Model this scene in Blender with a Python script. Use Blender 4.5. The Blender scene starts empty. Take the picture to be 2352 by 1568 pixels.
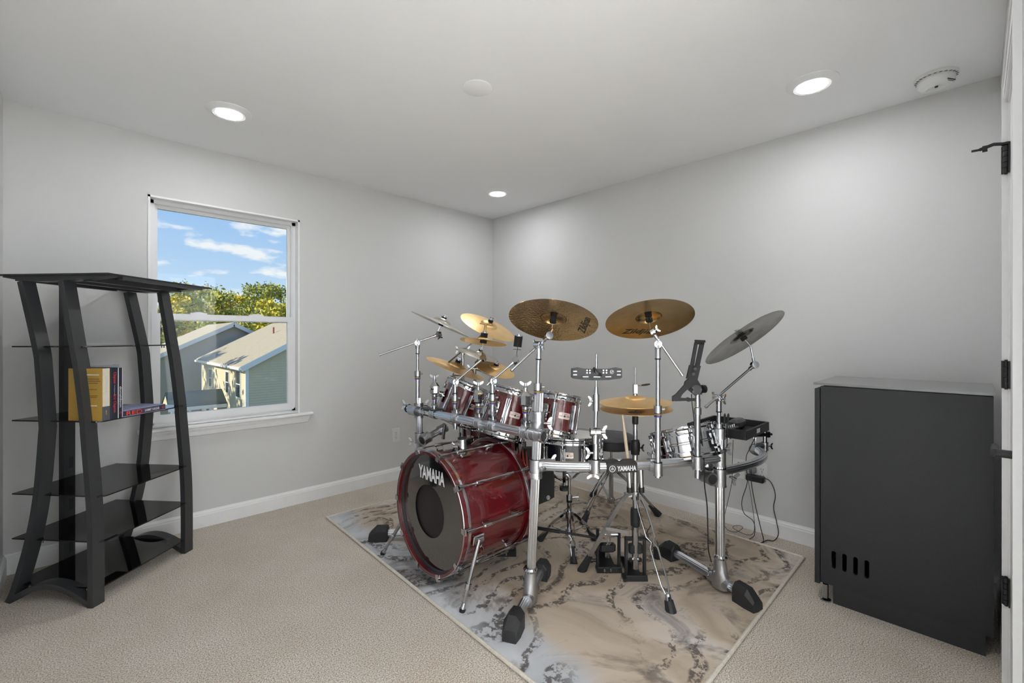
import bpy, math, random
from mathutils import Vector, Matrix
PI = math.pi
random.seed(7)
col = bpy.context.scene.collection
sc = bpy.context.scene

# ---------------------------------------------------------------- camera, world, sun, exposure
F = 1036.0
YAW = math.radians(-44.15)
EYE = 1.22
camd = bpy.data.cameras.new('camera'); cam = bpy.data.objects.new('camera', camd); col.objects.link(cam)
camd.sensor_width = 36; camd.lens = 36 * F / 2352; camd.shift_y = -9 / 2352; camd.clip_start = 0.02; camd.clip_end = 500
cam.location = (0, 0, EYE); cam.rotation_euler = (PI / 2, 0, YAW)
sc.camera = cam
sc.view_settings.view_transform = 'Standard'; sc.view_settings.look = 'None'
sc.view_settings.gamma = 1; sc.view_settings.use_curve_mapping = False
sc.view_settings.exposure = 0.88

CR, SR = math.cos(-YAW), math.sin(-YAW)      # 0.7175 , 0.6965
def CW(lat, dep, z):                          # metres right of, in front of the camera -> room metres
    return Vector((CR * lat + SR * dep, -SR * lat + CR * dep, z))
def U(px, py, dep):
    return CW((px - 1176) / F * dep, dep, EYE - (py - 775) / F * dep)
def DV(l, d, z): return Vector((CR * l + SR * d, -SR * l + CR * d, z)).normalized()

world = bpy.data.worlds.new('world'); sc.world = world; world.use_nodes = True
def N(nt, kind, **kw):
    n = nt.nodes.new(kind)
    for k, v in kw.items():
        if k.startswith('_'): setattr(n, k[1:], v)
        else:
            key = int(k[1:]) if k[0] == 'i' and k[1:].isdigit() else k.replace('__', ' ')
            n.inputs[key].default_value = v
    return n
def ramp(nt, stops, interp='LINEAR'):
    r = nt.nodes.new('ShaderNodeValToRGB'); r.color_ramp.interpolation = interp
    e = r.color_ramp.elements
    while len(e) < len(stops): e.new(0.5)
    for q, (p, c) in zip(e, stops):
        q.position = p; q.color = (*c, 1) if len(c) == 3 else c
    return r
def make_world():
    nt = world.node_tree; L = nt.links.new
    bg = nt.nodes['Background']
    tc = N(nt, 'ShaderNodeTexCoord'); sep = N(nt, 'ShaderNodeSeparateXYZ'); L(tc.outputs['Generated'], sep.inputs[0])
    g = ramp(nt, [(0.0, (.62, .78, .93)), (0.05, (.58, .76, .94)), (0.30, (.25, .48, .87)), (1.0, (.10, .26, .62))])
    L(sep.outputs['Z'], g.inputs[0])
    mp = N(nt, 'ShaderNodeMapping'); mp.inputs['Scale'].default_value = (4.6, 4.6, 13.0); mp.inputs['Location'].default_value = (.35, 2.1, .65)
    L(tc.outputs['Generated'], mp.inputs[0])
    no = N(nt, 'ShaderNodeTexNoise', Scale=2.1, Detail=5.0, Roughness=.52); L(mp.outputs[0], no.inputs['Vector'])
    cr = ramp(nt, [(0.55, (0, 0, 0)), (0.64, (1, 1, 1))]); L(no.outputs['Fac'], cr.inputs[0])
    mx = N(nt, 'ShaderNodeMixRGB'); L(cr.outputs[0], mx.inputs[0]); L(g.outputs[0], mx.inputs[1]); mx.inputs[2].default_value = (.90, .93, .97, 1)
    L(mx.outputs[0], bg.inputs[0]); bg.inputs[1].default_value = 0.56
make_world()
sun = bpy.data.lights.new('sun', 'SUN'); so = bpy.data.objects.new('sun', sun); col.objects.link(so)
sun.energy = 3.2; sun.angle = .012; sun.color = (1, .90, .72)
so.rotation_euler = Vector((-.86, .03, .50)).to_track_quat('Z', 'Y').to_euler()
LAMP_STRENGTH = 73.0
HALL_FILL_STRENGTH = 1250.0  # added fill behind the camera, much stronger than the ceiling lights

# ---------------------------------------------------------------- materials
def pmat(name, color, rough=.5, metal=0., coat=0., bump=None, noise=None, spec=.5, trans=0., alpha=1., emit=None, coord='Object'):
    m = bpy.data.materials.new(name); m.use_nodes = True; nt = m.node_tree; L = nt.links.new
    b = nt.nodes['Principled BSDF']
    b.inputs['Base Color'].default_value = (*color, 1); b.inputs['Roughness'].default_value = rough
    b.inputs['Metallic'].default_value = metal; b.inputs['Coat Weight'].default_value = coat
    b.inputs['Coat Roughness'].default_value = .04
    b.inputs['Specular IOR Level'].default_value = spec
    b.inputs['Transmission Weight'].default_value = trans; b.inputs['Alpha'].default_value = alpha
    if emit: b.inputs['Emission Color'].default_value = (*emit[0], 1); b.inputs['Emission Strength'].default_value = emit[1]
    tc = N(nt, 'ShaderNodeTexCoord')
    if noise:    # (scale, amount, [second colour])
        no = N(nt, 'ShaderNodeTexNoise', Scale=noise[0], Detail=6.0, Roughness=.6); L(tc.outputs[coord], no.inputs['Vector'])
        mx = N(nt, 'ShaderNodeMixRGB'); c2 = noise[2] if len(noise) > 2 else tuple(c * (1 - noise[1]) for c in color)
        rp = ramp(nt, [(.3, (0, 0, 0)), (.7, (1, 1, 1))]); L(no.outputs['Fac'], rp.inputs[0]); L(rp.outputs[0], mx.inputs[0])
        mx.inputs[1].default_value = (*color, 1); mx.inputs[2].default_value = (*c2, 1); L(mx.outputs[0], b.inputs['Base Color'])
    if bump:     # (scale, strength, distance)
        nb = N(nt, 'ShaderNodeTexNoise', Scale=bump[0], Detail=3.0); L(tc.outputs[coord], nb.inputs['Vector'])
        bp = N(nt, 'ShaderNodeBump', Strength=bump[1], Distance=bump[2]); L(nb.outputs['Fac'], bp.inputs['Height']); L(bp.outputs[0], b.inputs['Normal'])
    return m

M = {}
M['wall'] = pmat('wall_paint', (.68, .678, .672), .85, bump=(350, .15, .002), noise=(260, .05))
M['ceiling'] = pmat('ceiling_paint', (.93, .935, .945), .9, bump=(300, .2, .002), noise=(300, .04))
M['trim'] = pmat('trim_paint', (.88, .88, .88), .35, noise=(30, .03))
M['vinyl'] = pmat('window_vinyl', (.82, .82, .83), .35, noise=(40, .02))
M['chrome'] = pmat('chrome', (.52, .53, .55), .07, 1.0, noise=(40, .08))
M['chrome_soft'] = pmat('satin_chrome', (.50, .51, .53), .22, 1.0, noise=(60, .1))
M['alu'] = pmat('anodised_aluminium', (.66, .68, .71), .28, 1.0, noise=(80, .1))
M['alu_cast'] = pmat('cast_aluminium', (.50, .51, .53), .38, 1.0, bump=(200, .2, .001), noise=(60, .12))
M['rubber'] = pmat('black_rubber', (.018, .018, .020), .55, bump=(120, .3, .001), noise=(60, .3))
M['black'] = pmat('black_plastic', (.012, .012, .014), .35, noise=(30, .3))
M['black_matte'] = pmat('black_metal_paint', (.02, .02, .022), .5, noise=(80, .3), bump=(250, .2, .001))
M['purple'] = pmat('purple_memory_ring', (.10, .07, .45), .35, noise=(40, .2))
M['gold_band'] = pmat('gold_print', (.45, .33, .10), .4, noise=(300, .6))
M['felt'] = pmat('black_felt', (.015, .015, .015), .95, bump=(300, .5, .002), noise=(200, .4))
M['white_ink'] = pmat('white_print', (.80, .80, .80), .5, noise=(90, .05))
M['dark_ink'] = pmat('black_print', (.008, .007, .006), .5, noise=(90, .2))
M['badge'] = pmat('brushed_badge', (.78, .66, .60), .4, .35, noise=(150, .1))
M['shelf_metal'] = pmat('charcoal_shelf_metal', (.042, .043, .046), .36, bump=(600, .25, .001), noise=(300, .35))
M['cabinet'] = pmat('charcoal_wood_laminate', (.024, .025, .028), .5, bump=(350, .15, .001), noise=(220, .35), spec=.4)
M['cabinet_glass'] = pmat('grey_glass_top', (.20, .20, .205), .35, noise=(60, .05), coat=.6)
M['wood_stick'] = pmat('hickory_stick', (.62, .50, .36), .5, noise=(60, .2))
M['red_stick'] = pmat('red_stained_stick', (.32, .05, .03), .4, noise=(60, .3))
M['mallet'] = pmat('yellow_felt_mallet', (.70, .50, .22), .9, noise=(90, .25))
M['drumhead'] = pmat('coated_drum_head', (.78, .78, .76), .5, noise=(160, .06))
M['clear_head'] = pmat('grey_resonant_head', (.10, .10, .11), .2, coat=.5, noise=(60, .1))
M['black_shell'] = pmat('black_lacquer', (.006, .008, .014), .20, coat=.25, noise=(4, .4))
M['black_head'] = pmat('black_resonant_head', (.008, .008, .009), .07, coat=1., spec=1., noise=(300, .2))
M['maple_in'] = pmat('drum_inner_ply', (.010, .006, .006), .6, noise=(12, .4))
M['bag'] = pmat('black_nylon', (.012, .012, .013), .7, bump=(400, .6, .002), noise=(200, .4))
M['seat'] = pmat('grey_vinyl_seat', (.07, .07, .075), .45, bump=(300, .3, .001), noise=(150, .2))
M['plate'] = pmat('outlet_plastic', (.78, .78, .76), .35, noise=(50, .02))
M['slot'] = pmat('dark_slot', (.02, .02, .02), .6, noise=(50, .2))
M['lens'] = pmat('lamp_lens', (1, 1, 1), .5, emit=((.955, .98, 1), LAMP_STRENGTH), noise=(20, .01))
M['hall_fill_lens'] = pmat('hall_fill_emitter', (1, 1, 1), .5, emit=((.88, .94, 1), HALL_FILL_STRENGTH), noise=(20, .01))
M['shadow_gap'] = pmat('dark_gap', (.03, .03, .03), .8, noise=(50, .1))
M['siding_blue'] = pmat('blue_grey_siding', (.50, .46, .39), .7, noise=(3, .06))
M['siding_grey'] = pmat('sage_grey_siding', (.62, .55, .40), .7, noise=(3, .06))
M['fascia'] = pmat('white_fascia', (.78, .80, .80), .5, noise=(10, .04))
M['shingle'] = pmat('weathered_wood_shingle', (.42, .37, .28), .9, noise=(6, .16), bump=(25, .5, .02))
M['porch_roof'] = pmat('dark_green_roof', (.035, .06, .065), .45, noise=(4, .3))
M['grass'] = pmat('lawn', (.12, .17, .05), .9, noise=(.8, .35), coord='Generated')
M['bark'] = pmat('pine_bark', (.14, .09, .06), .9, noise=(3, .4))
M['leaf_g'] = pmat('pine_green', (.16, .21, .04), .8, noise=(.5, .5, (.46, .44, .07)))
M['leaf_y'] = pmat('autumn_yellow', (.80, .60, .05), .8, noise=(.5, .5, (.40, .42, .06)))
M['house_glass'] = pmat('dark_house_window', (.05, .06, .07), .08, coat=.8, noise=(4, .2))

def mat_red():
    m = pmat('red_sparkle_lacquer', (.14, .004, .008), .22, coat=1., spec=.6); nt = m.node_tree; L = nt.links.new; b = nt.nodes['Principled BSDF']
    tc = N(nt, 'ShaderNodeTexCoord'); mp = N(nt, 'ShaderNodeMapping'); mp.inputs['Scale'].default_value = (1, 1, .05); L(tc.outputs['Object'], mp.inputs[0])
    no = N(nt, 'ShaderNodeTexNoise', Scale=60., Detail=5., Roughness=.6); L(mp.outputs[0], no.inputs['Vector'])
    r = ramp(nt, [(.30, (.085, .002, .005)), (.80, (.12, .004, .007))]); L(no.outputs['Fac'], r.inputs[0])
    L(r.outputs[0], b.inputs['Base Color']); b.inputs['Metallic'].default_value = .1; b.inputs['Coat Roughness'].default_value = .015
    return m
M['red'] = mat_red()

def mat_cymbal(name, c1, c2, rough, hammer):
    m = pmat(name, c1, rough, 1.0); nt = m.node_tree; L = nt.links.new; b = nt.nodes['Principled BSDF']
    tc = N(nt, 'ShaderNodeTexCoord'); sep = N(nt, 'ShaderNodeSeparateXYZ'); L(tc.outputs['Object'], sep.inputs[0])
    a = N(nt, 'ShaderNodeMath', _operation='MULTIPLY'); L(sep.outputs[0], a.inputs[0]); L(sep.outputs[0], a.inputs[1])
    c = N(nt, 'ShaderNodeMath', _operation='MULTIPLY'); L(sep.outputs[1], c.inputs[0]); L(sep.outputs[1], c.inputs[1])
    s = N(nt, 'ShaderNodeMath', _operation='ADD'); L(a.outputs[0], s.inputs[0]); L(c.outputs[0], s.inputs[1])
    q = N(nt, 'ShaderNodeMath', _operation='SQRT'); L(s.outputs[0], q.inputs[0])
    cx = N(nt, 'ShaderNodeCombineXYZ'); L(q.outputs[0], cx.inputs[0])
    no = N(nt, 'ShaderNodeTexNoise', Scale=420., Detail=3., Roughness=.7); L(cx.outputs[0], no.inputs['Vector'])
    n2 = N(nt, 'ShaderNodeTexNoise', Scale=9., Detail=5., Roughness=.65); L(tc.outputs['Object'], n2.inputs['Vector'])
    ad = N(nt, 'ShaderNodeMath', _operation='MULTIPLY_ADD'); L(no.outputs['Fac'], ad.inputs[0]); ad.inputs[1].default_value = .35; L(n2.outputs['Fac'], ad.inputs[2])
    r = ramp(nt, [(.45, c1), (.85, c2)]); L(ad.outputs[0], r.inputs[0]); L(r.outputs[0], b.inputs['Base Color'])
    bp = N(nt, 'ShaderNodeBump', Strength=.45, Distance=.0008); L(no.outputs['Fac'], bp.inputs['Height'])
    if hammer:
        vo = N(nt, 'ShaderNodeTexVoronoi', Scale=95.); L(tc.outputs['Object'], vo.inputs['Vector'])
        b2 = N(nt, 'ShaderNodeBump', Strength=hammer, Distance=.003); L(vo.outputs['Distance'], b2.inputs['Height']); L(bp.outputs[0], b2.inputs['Normal']); L(b2.outputs[0], b.inputs['Normal'])
    else: L(bp.outputs[0], b.inputs['Normal'])
    return m
M['bronze_dark'] = mat_cymbal('bronze_cymbal_brilliant', (.36, .22, .085), (.55, .37, .17), .20, .35)
M['bronze'] = mat_cymbal('bronze_cymbal', (.82, .52, .20), (.95, .70, .36), .42, 0)
M['bronze_plain'] = mat_cymbal('bronze_cymbal_lathed', (.42, .26, .09), (.60, .42, .20), .22, 0)
M['silver_cym'] = mat_cymbal('grey_cymbal', (.22, .205, .19), (.42, .40, .375), .24, 0)
M['silver_light'] = mat_cymbal('pale_nickel_cymbal', (.52, .49, .45), (.68, .65, .60), .28, 0)

def mat_carpet():
    m = pmat('beige_carpet', (.4, .35, .3), .95, spec=.1); nt = m.node_tree; L = nt.links.new; b = nt.nodes['Principled BSDF']
    tc = N(nt, 'ShaderNodeTexCoord')
    n1 = N(nt, 'ShaderNodeTexNoise', Scale=200., Detail=4., Roughness=.75); L(tc.outputs['Object'], n1.inputs['Vector'])
    n2 = N(nt, 'ShaderNodeTexNoise', Scale=2.6, Detail=5., Roughness=.7); L(tc.outputs['Object'], n2.inputs['Vector'])
    r = ramp(nt, [(.38, (.20, .16, .12)), (.50, (.73, .645, .55)), (.61, (1.0, .95, .88))]); L(n1.outputs['Fac'], r.inputs[0])
    r2 = ramp(nt, [(.3, (.88, .83, .77)), (.7, (1.0, 1.0, 1.0))]); L(n2.outputs['Fac'], r2.inputs[0])
    mx = N(nt, 'ShaderNodeMixRGB', _blend_type='MULTIPLY'); mx.inputs[0].default_value = 1; L(r.outputs[0], mx.inputs[1]); L(r2.outputs[0], mx.inputs[2])
    L(mx.outputs[0], b.inputs['Base Color']); b.inputs['Sheen Weight'].default_value = .3
    bp = N(nt, 'ShaderNodeBump', Strength=.8, Distance=.006); L(n1.outputs['Fac'], bp.inputs['Height']); L(bp.outputs[0], b.inputs['Normal'])
    return m
M['carpet'] = mat_carpet()

def mat_rug():
    m = pmat('marbled_rug', (.5, .45, .4), .9, spec=.15); nt = m.node_tree; L = nt.links.new; b = nt.nodes['Principled BSDF']
    tc = N(nt, 'ShaderNodeTexCoord')
    # large swirling distortion
    d = N(nt, 'ShaderNodeTexNoise', Scale=1.15, Detail=2., Roughness=.5); L(tc.outputs['Object'], d.inputs['Vector'])
    vm = N(nt, 'ShaderNodeVectorMath', _operation='MULTIPLY_ADD'); L(d.outputs['Color'], vm.inputs[0]); vm.inputs[1].default_value = (1.5, 1.5, 0); L(tc.outputs['Object'], vm.inputs[2])
    base = N(nt, 'ShaderNodeTexNoise', Scale=1.5, Detail=4., Roughness=.55); L(vm.outputs[0], base.inputs['Vector'])
    cb = ramp(nt, [(.30, (.34, .32, .31)), (.42, (.56, .47, .38)), (.50, (.46, .375, .29)), (.60, (.62, .53, .44)), (.74, (.66, .62, .61))]); L(base.outputs['Fac'], cb.inputs[0])
    # cool grey towards the window corner and the front edge, warm elsewhere
    sep = N(nt, 'ShaderNodeSeparateXYZ'); L(tc.outputs['Object'], sep.inputs[0])
    g1 = N(nt, 'ShaderNodeTexNoise', Scale=2.2, Detail=3.); L(tc.outputs['Object'], g1.inputs['Vector'])
    g2 = N(nt, 'ShaderNodeMath', _operation='MULTIPLY_ADD'); L(g1.outputs['Fac'], g2.inputs[0]); g2.inputs[1].default_value = -.6; L(sep.outputs['X'], g2.inputs[2])
    g3 = N(nt, 'ShaderNodeMath', _operation='ADD'); L(g2.outputs[0], g3.inputs[0]); g3.inputs[1].default_value = .58
    gr = ramp(nt, [(0.0, (1, 1, 1)), (.14, (0, 0, 0))]); L(g3.outputs[0], gr.inputs[0])
    cool = ramp(nt, [(.3, (.40, .41, .43)), (.6, (.68, .69, .71))]); L(base.outputs['Fac'], cool.inputs[0])
    m1 = N(nt, 'ShaderNodeMixRGB'); L(gr.outputs[0], m1.inputs[0]); L(cb.outputs[0], m1.inputs[1]); L(cool.outputs[0], m1.inputs[2])
    # broad dark smoky pools
    sm = N(nt, 'ShaderNodeTexNoise', Scale=3.2, Detail=8., Roughness=.68); L(vm.outputs[0], sm.inputs['Vector'])
    rs = ramp(nt, [(.52, (0, 0, 0)), (.64, (.80, .80, .80))]); L(sm.outputs['Fac'], rs.inputs[0])
    m2 = N(nt, 'ShaderNodeMixRGB'); L(rs.outputs[0], m2.inputs[0]); L(m1.outputs[0], m2.inputs[1]); m2.inputs[2].default_value = (.16, .135, .12, 1)
    # thin broken dark rings
    wv = N(nt, 'ShaderNodeTexWave', Scale=2.0, Distortion=4.5, Detail=3.); wv.wave_type = 'RINGS'; wv.inputs['Detail Scale'].default_value = 1.6; L(vm.outputs[0], wv.inputs['Vector'])
    rw = ramp(nt, [(.68, (0, 0, 0)), (.86, (1, 1, 1))]); L(wv.outputs['Fac'], rw.inputs[0])
    br = N(nt, 'ShaderNodeTexNoise', Scale=38., Detail=3., Roughness=.7); L(tc.outputs['Object'], br.inputs['Vector'])
    rb = ramp(nt, [(.46, (0, 0, 0)), (.54, (1, 1, 1))]); L(br.outputs['Fac'], rb.inputs[0])
    zone = N(nt, 'ShaderNodeTexNoise', Scale=1.7, Detail=1.); L(tc.outputs['Object'], zone.inputs['Vector'])
    rz = ramp(nt, [(.38, (0, 0, 0)), (.50, (1, 1, 1))]); L(zone.outputs['Fac'], rz.inputs[0])
    k = N(nt, 'ShaderNodeMath', _operation='MULTIPLY'); L(rw.outputs[0], k.inputs[0]); L(rb.outputs[0], k.inputs[1])
    k2 = N(nt, 'ShaderNodeMath', _operation='MULTIPLY'); L(k.outputs[0], k2.inputs[0]); L(rz.outputs[0], k2.inputs[1])
    k3 = N(nt, 'ShaderNodeMath', _operation='MULTIPLY'); L(k2.outputs[0], k3.inputs[0]); k3.inputs[1].default_value = .85
    m3 = N(nt, 'ShaderNodeMixRGB'); L(k3.outputs[0], m3.inputs[0]); L(m2.outputs[0], m3.inputs[1]); m3.inputs[2].default_value = (.09, .075, .07, 1)
    L(m3.outputs[0], b.inputs['Base Color'])
    fn = N(nt, 'ShaderNodeTexNoise', Scale=400., Detail=2.); L(tc.outputs['Object'], fn.inputs['Vector'])
    bp = N(nt, 'ShaderNodeBump', Strength=.4, Distance=.002); L(fn.outputs['Fac'], bp.inputs['Height']); L(bp.outputs[0], b.inputs['Normal'])
    return m
M['rug'] = mat_rug()
M['rug_edge'] = pmat('rug_binding', (.72, .66, .57), .6, noise=(60, .2))

def mat_glass(name, tint, t, rough=.0):
    m = bpy.data.materials.new(name); m.use_nodes = True; nt = m.node_tree; L = nt.links.new
    nt.nodes.remove(nt.nodes['Principled BSDF'])
    o = nt.nodes['Material Output']; tr = N(nt, 'ShaderNodeBsdfTransparent'); gl = N(nt, 'ShaderNodeBsdfGlossy')
    tr.inputs[0].default_value = (*tint, 1); gl.inputs['Roughness'].default_value = rough
    fr = N(nt, 'ShaderNodeFresnel', IOR=t); mx = N(nt, 'ShaderNodeMixShader')
    L(fr.outputs[0], mx.inputs[0]); L(tr.outputs[0], mx.inputs[1]); L(gl.outputs[0], mx.inputs[2]); L(mx.outputs[0], o.inputs[0])
    return m
M['pane'] = mat_glass('window_glass', (.97, .985, .98), 1.25)
M['tinted'] = mat_glass('smoked_glass', (.42, .43, .45), 1.75, .02)

# ---------------------------------------------------------------- helpers
OFF = {}
def off(o): return OFF.get(o.name, Vector((0, 0, 0)))
def tag(o, label=None, cat=None, group=None, kind=None):
    if label: o['label'] = label
    if cat: o['category'] = cat
    if group: o['group'] = group
    if kind: o['kind'] = kind
    return o
def thing(name, loc, label, cat, group=None):
    o = bpy.data.objects.new(name, None); col.objects.link(o); o.location = loc; o.empty_display_size = .05
    OFF[o.name] = Vector(loc)
    return tag(o, label, cat, group)
def frame(o, z, x=None):
    z = Vector(z).normalized()
    x = Vector(x) if x is not None else (Vector((1, 0, 0)) if abs(z.x) < .9 else Vector((0, 1, 0)))
    x = (x - z * x.dot(z)).normalized(); y = z.cross(x)
    m = Matrix((x, y, z)).transposed().to_4x4(); m.translation = Vector(o); return m
def place(me, name, parent, mw, label=None):
    """one more object on shared mesh data, standing at world matrix mw"""
    o = bpy.data.objects.new(name, me); col.objects.link(o)
    if parent is not None:
        o.parent = parent
        pw = PW.get(parent.name) or Matrix.Translation(off(parent))
        o.matrix_local = pw.inverted() @ mw
    else: o.matrix_world = mw
    PW[o.name] = mw.copy(); OFF[o.name] = mw.translation.copy()
    if label: o['label'] = label
    return o
PW = {}
class MB:
    def __init__(s): s.v = []; s.f = []; s.mi = []; s.cur = 0
    def add(s, vs, fs, m=None):
        b = len(s.v); s.v += [Vector(v) if m is None else m @ Vector(v) for v in vs]
        s.f += [tuple(i + b for i in f) for f in fs]; s.mi += [s.cur] * len(fs); return s
    def box(s, c, size, m=None, bev=0):
        x, y, z = (q / 2 for q in size); c = Vector(c)
        if bev:
            b = bev; P = [(-x + b, -y), (x - b, -y), (x, -y + b), (x, y - b), (x - b, y), (-x + b, y), (-x, y - b), (-x, -y + b)]
            Q = [(px * (1 - b / max(x, 1e-6)), py * (1 - b / max(y, 1e-6))) for px, py in P]
            L = [(Q, -z), (P, -z + b), (P, z - b), (Q, z)]
            vs = [c + Vector((p[0], p[1], h)) for ring, h in L for p in ring]; fs = []
            for k in range(3):
                for i in range(8):
                    j = (i + 1) % 8; fs.append((k * 8 + i, k * 8 + j, k * 8 + 8 + j, k * 8 + 8 + i))
            fs += [tuple(range(7, -1, -1)), tuple(range(24, 32))]
            return s.add(vs, fs, m)
        vs = [c + Vector((a, b, d)) for d in (-z, z) for b in (-y, y) for a in (-x, x)]
        return s.add(vs, [(0, 2, 3, 1), (4, 5, 7, 6), (0, 1, 5, 4), (2, 6, 7, 3), (0, 4, 6, 2), (1, 3, 7, 5)], m)
    def b2(s, lo, hi, m=None, bev=0):
        lo = Vector(lo); hi = Vector(hi); return s.box((lo + hi) / 2, hi - lo, m, bev)
    def cyl(s, a, b, r0, r1=None, n=16, cap=True):
        a = Vector(a); b = Vector(b); r1 = r0 if r1 is None else r1
        fm = frame(a, b - a); h = (b - a).length
        vs = [(r0 * math.cos(2 * PI * i / n), r0 * math.sin(2 * PI * i / n), 0) for i in range(n)] + [(r1 * math.cos(2 * PI * i / n), r1 * math.sin(2 * PI * i / n), h) for i in range(n)]
        fs = [(i, (i + 1) % n, n + (i + 1) % n, n + i) for i in range(n)]
        if cap: fs += [tuple(range(n - 1, -1, -1)), tuple(range(n, 2 * n))]
        return s.add(vs, fs, fm)
    def lathe(s, prof, n=32, m=None, close=False):
        vs = []; fs = []; k = len(prof)
        for r, z in prof:
            vs += [(r * math.cos(2 * PI * i / n), r * math.sin(2 * PI * i / n), z) for i in range(n)]
        for j in range(k - 1 + (1 if close else 0)):
            a = j * n; b = ((j + 1) % k) * n
            fs += [(a + i, a + (i + 1) % n, b + (i + 1) % n, b + i) for i in range(n)]
        if not close:
            if prof[0][0] > 1e-5: fs.append(tuple(range(n - 1, -1, -1)))
            if prof[-1][0] > 1e-5: fs.append(tuple(range((k - 1) * n, k * n)))
        return s.add(vs, fs, m)
    def tube(s, path, r, n=8, cap=True, sec=None, up=None):
        P = [Vector(p) for p in path]; rings = []; T = []
        for i in range(len(P)):
            t = (P[min(i + 1, len(P) - 1)] - P[max(i - 1, 0)]).normalized(); T.append(t)
        u = Vector(up) if up is not None else (Vector((0, 0, 1)) if abs(T[0].z) < .9 else Vector((1, 0, 0)))
        vs = []
        for i, p in enumerate(P):
            u = (u - T[i] * u.dot(T[i])).normalized(); w = T[i].cross(u)
            rr = r[i] if isinstance(r, (list, tuple)) else r
            if sec: vs += [p + w * (a * rr) + u * (b * rr) for a, b in sec]; n = len(sec)
            else: vs += [p + w * (rr * math.cos(2 * PI * k / n)) + u * (rr * math.sin(2 * PI * k / n)) for k in range(n)]
        fs = []
        for i in range(len(P) - 1):
            fs += [(i * n + k, i * n + (k + 1) % n, (i + 1) * n + (k + 1) % n, (i + 1) * n + k) for k in range(n)]
        if cap: fs += [tuple(range(n - 1, -1, -1)), tuple(range((len(P) - 1) * n, len(P) * n))]
        return s.add(vs, fs)
    def prism(s, poly, h, m=None, z0=0.):
        n = len(poly); vs = [(x, y, z0) for x, y in poly] + [(x, y, z0 + h) for x, y in poly]
        return s.add(vs, [(i, (i + 1) % n, n + (i + 1) % n, n + i) for i in range(n)] + [tuple(range(n - 1, -1, -1)), tuple(range(n, 2 * n))], m)
    def ball(s, c, r, n=14, sc_=(1, 1, 1), m=None):
        k = n // 2; c = Vector(c); vs = []; fs = []
        mm = (m or Matrix.Identity(4))
        for j in range(1, k):
            th = PI * j / k
            vs += [c + Vector((r * sc_[0] * math.sin(th) * math.cos(2 * PI * i / n), r * sc_[1] * math.sin(th) * math.sin(2 * PI * i / n), r * sc_[2] * math.cos(th))) for i in range(n)]
        t = len(vs); vs += [c + Vector((0, 0, r * sc_[2])), c - Vector((0, 0, r * sc_[2]))]
        for j in range(k - 2): fs += [(j * n + i, (j + 1) * n + i, (j + 1) * n + (i + 1) % n, j * n + (i + 1) % n) for i in range(n)]
        fs += [(t, i, (i + 1) % n) for i in range(n)] + [(t + 1, (k - 2) * n + (i + 1) % n, (k - 2) * n + i) for i in range(n)]
        return s.add(vs, fs, mm)
    def mesh(s, name, mats, o=Vector((0, 0, 0)), smooth=35):
        me = bpy.data.meshes.new(name); me.from_pydata([v - o for v in s.v], [], s.f)
        for m in (mats if isinstance(mats, (list, tuple)) else [mats]): me.materials.append(M[m] if isinstance(m, str) else m)
        if len(me.materials) > 1: me.polygons.foreach_set('material_index', s.mi)
        me.validate(); me.update()
        if smooth:
            me.polygons.foreach_set('use_smooth', [True] * len(me.polygons)); me.set_sharp_from_angle(angle=math.radians(smooth))
        return me
    def build(s, name, mat, parent=None, label=None, smooth=35, kind=None):
        if parent is None:
            c = Vector((0, 0, 0)); me = s.mesh(name, mat, c, smooth)
            o = bpy.data.objects.new(name, me); col.objects.link(o)
        else:
            pw = PW.get(parent.name) or Matrix.Translation(off(parent)); inv = pw.inverted()
            s.v = [inv @ v for v in s.v]; me = s.mesh(name, mat, Vector((0, 0, 0)), smooth)
            o = bpy.data.objects.new(name, me); col.objects.link(o); o.parent = parent
            PW[o.name] = pw.copy(); OFF[o.name] = pw.translation.copy()
        if label: o['label'] = label
        if kind: o['kind'] = kind
        return o
def struct(name, mb, mat, label, cat='room', smooth=35):
    o = mb.build(name, mat, None, None, smooth); tag(o, label, cat, kind='structure'); PW[o.name] = Matrix.Identity(4); return o
def wing(mb, p, axis, size=.022, span=None):
    """wing bolt: stem and two flat wings at p, stem along axis"""
    m = frame(p, axis, span)
    mb.cyl(m @ Vector((0, 0, -size * .9)), m @ Vector((0, 0, size * .2)), size * .22, n=8)
    a_ = [(.10, -.30), (.45, -.22), (.95, .05), (1.18, .42), (1.10, .66), (.80, .62), (.42, .34), (.10, .30)]
    for s_ in (-1, 1):
        P = [(s_ * x * size, y * size) for x, y in a_]; P = P if s_ > 0 else P[::-1]
        mb.prism(P, size * .24, m @ Matrix.Rotation(PI / 2, 4, 'X'), -size * .12)
    mb.cyl(m @ Vector((0, 0, -size * .35)), m @ Vector((0, 0, size * .32)), size * .34, size * .26, n=10)
TXT = {}
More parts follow.
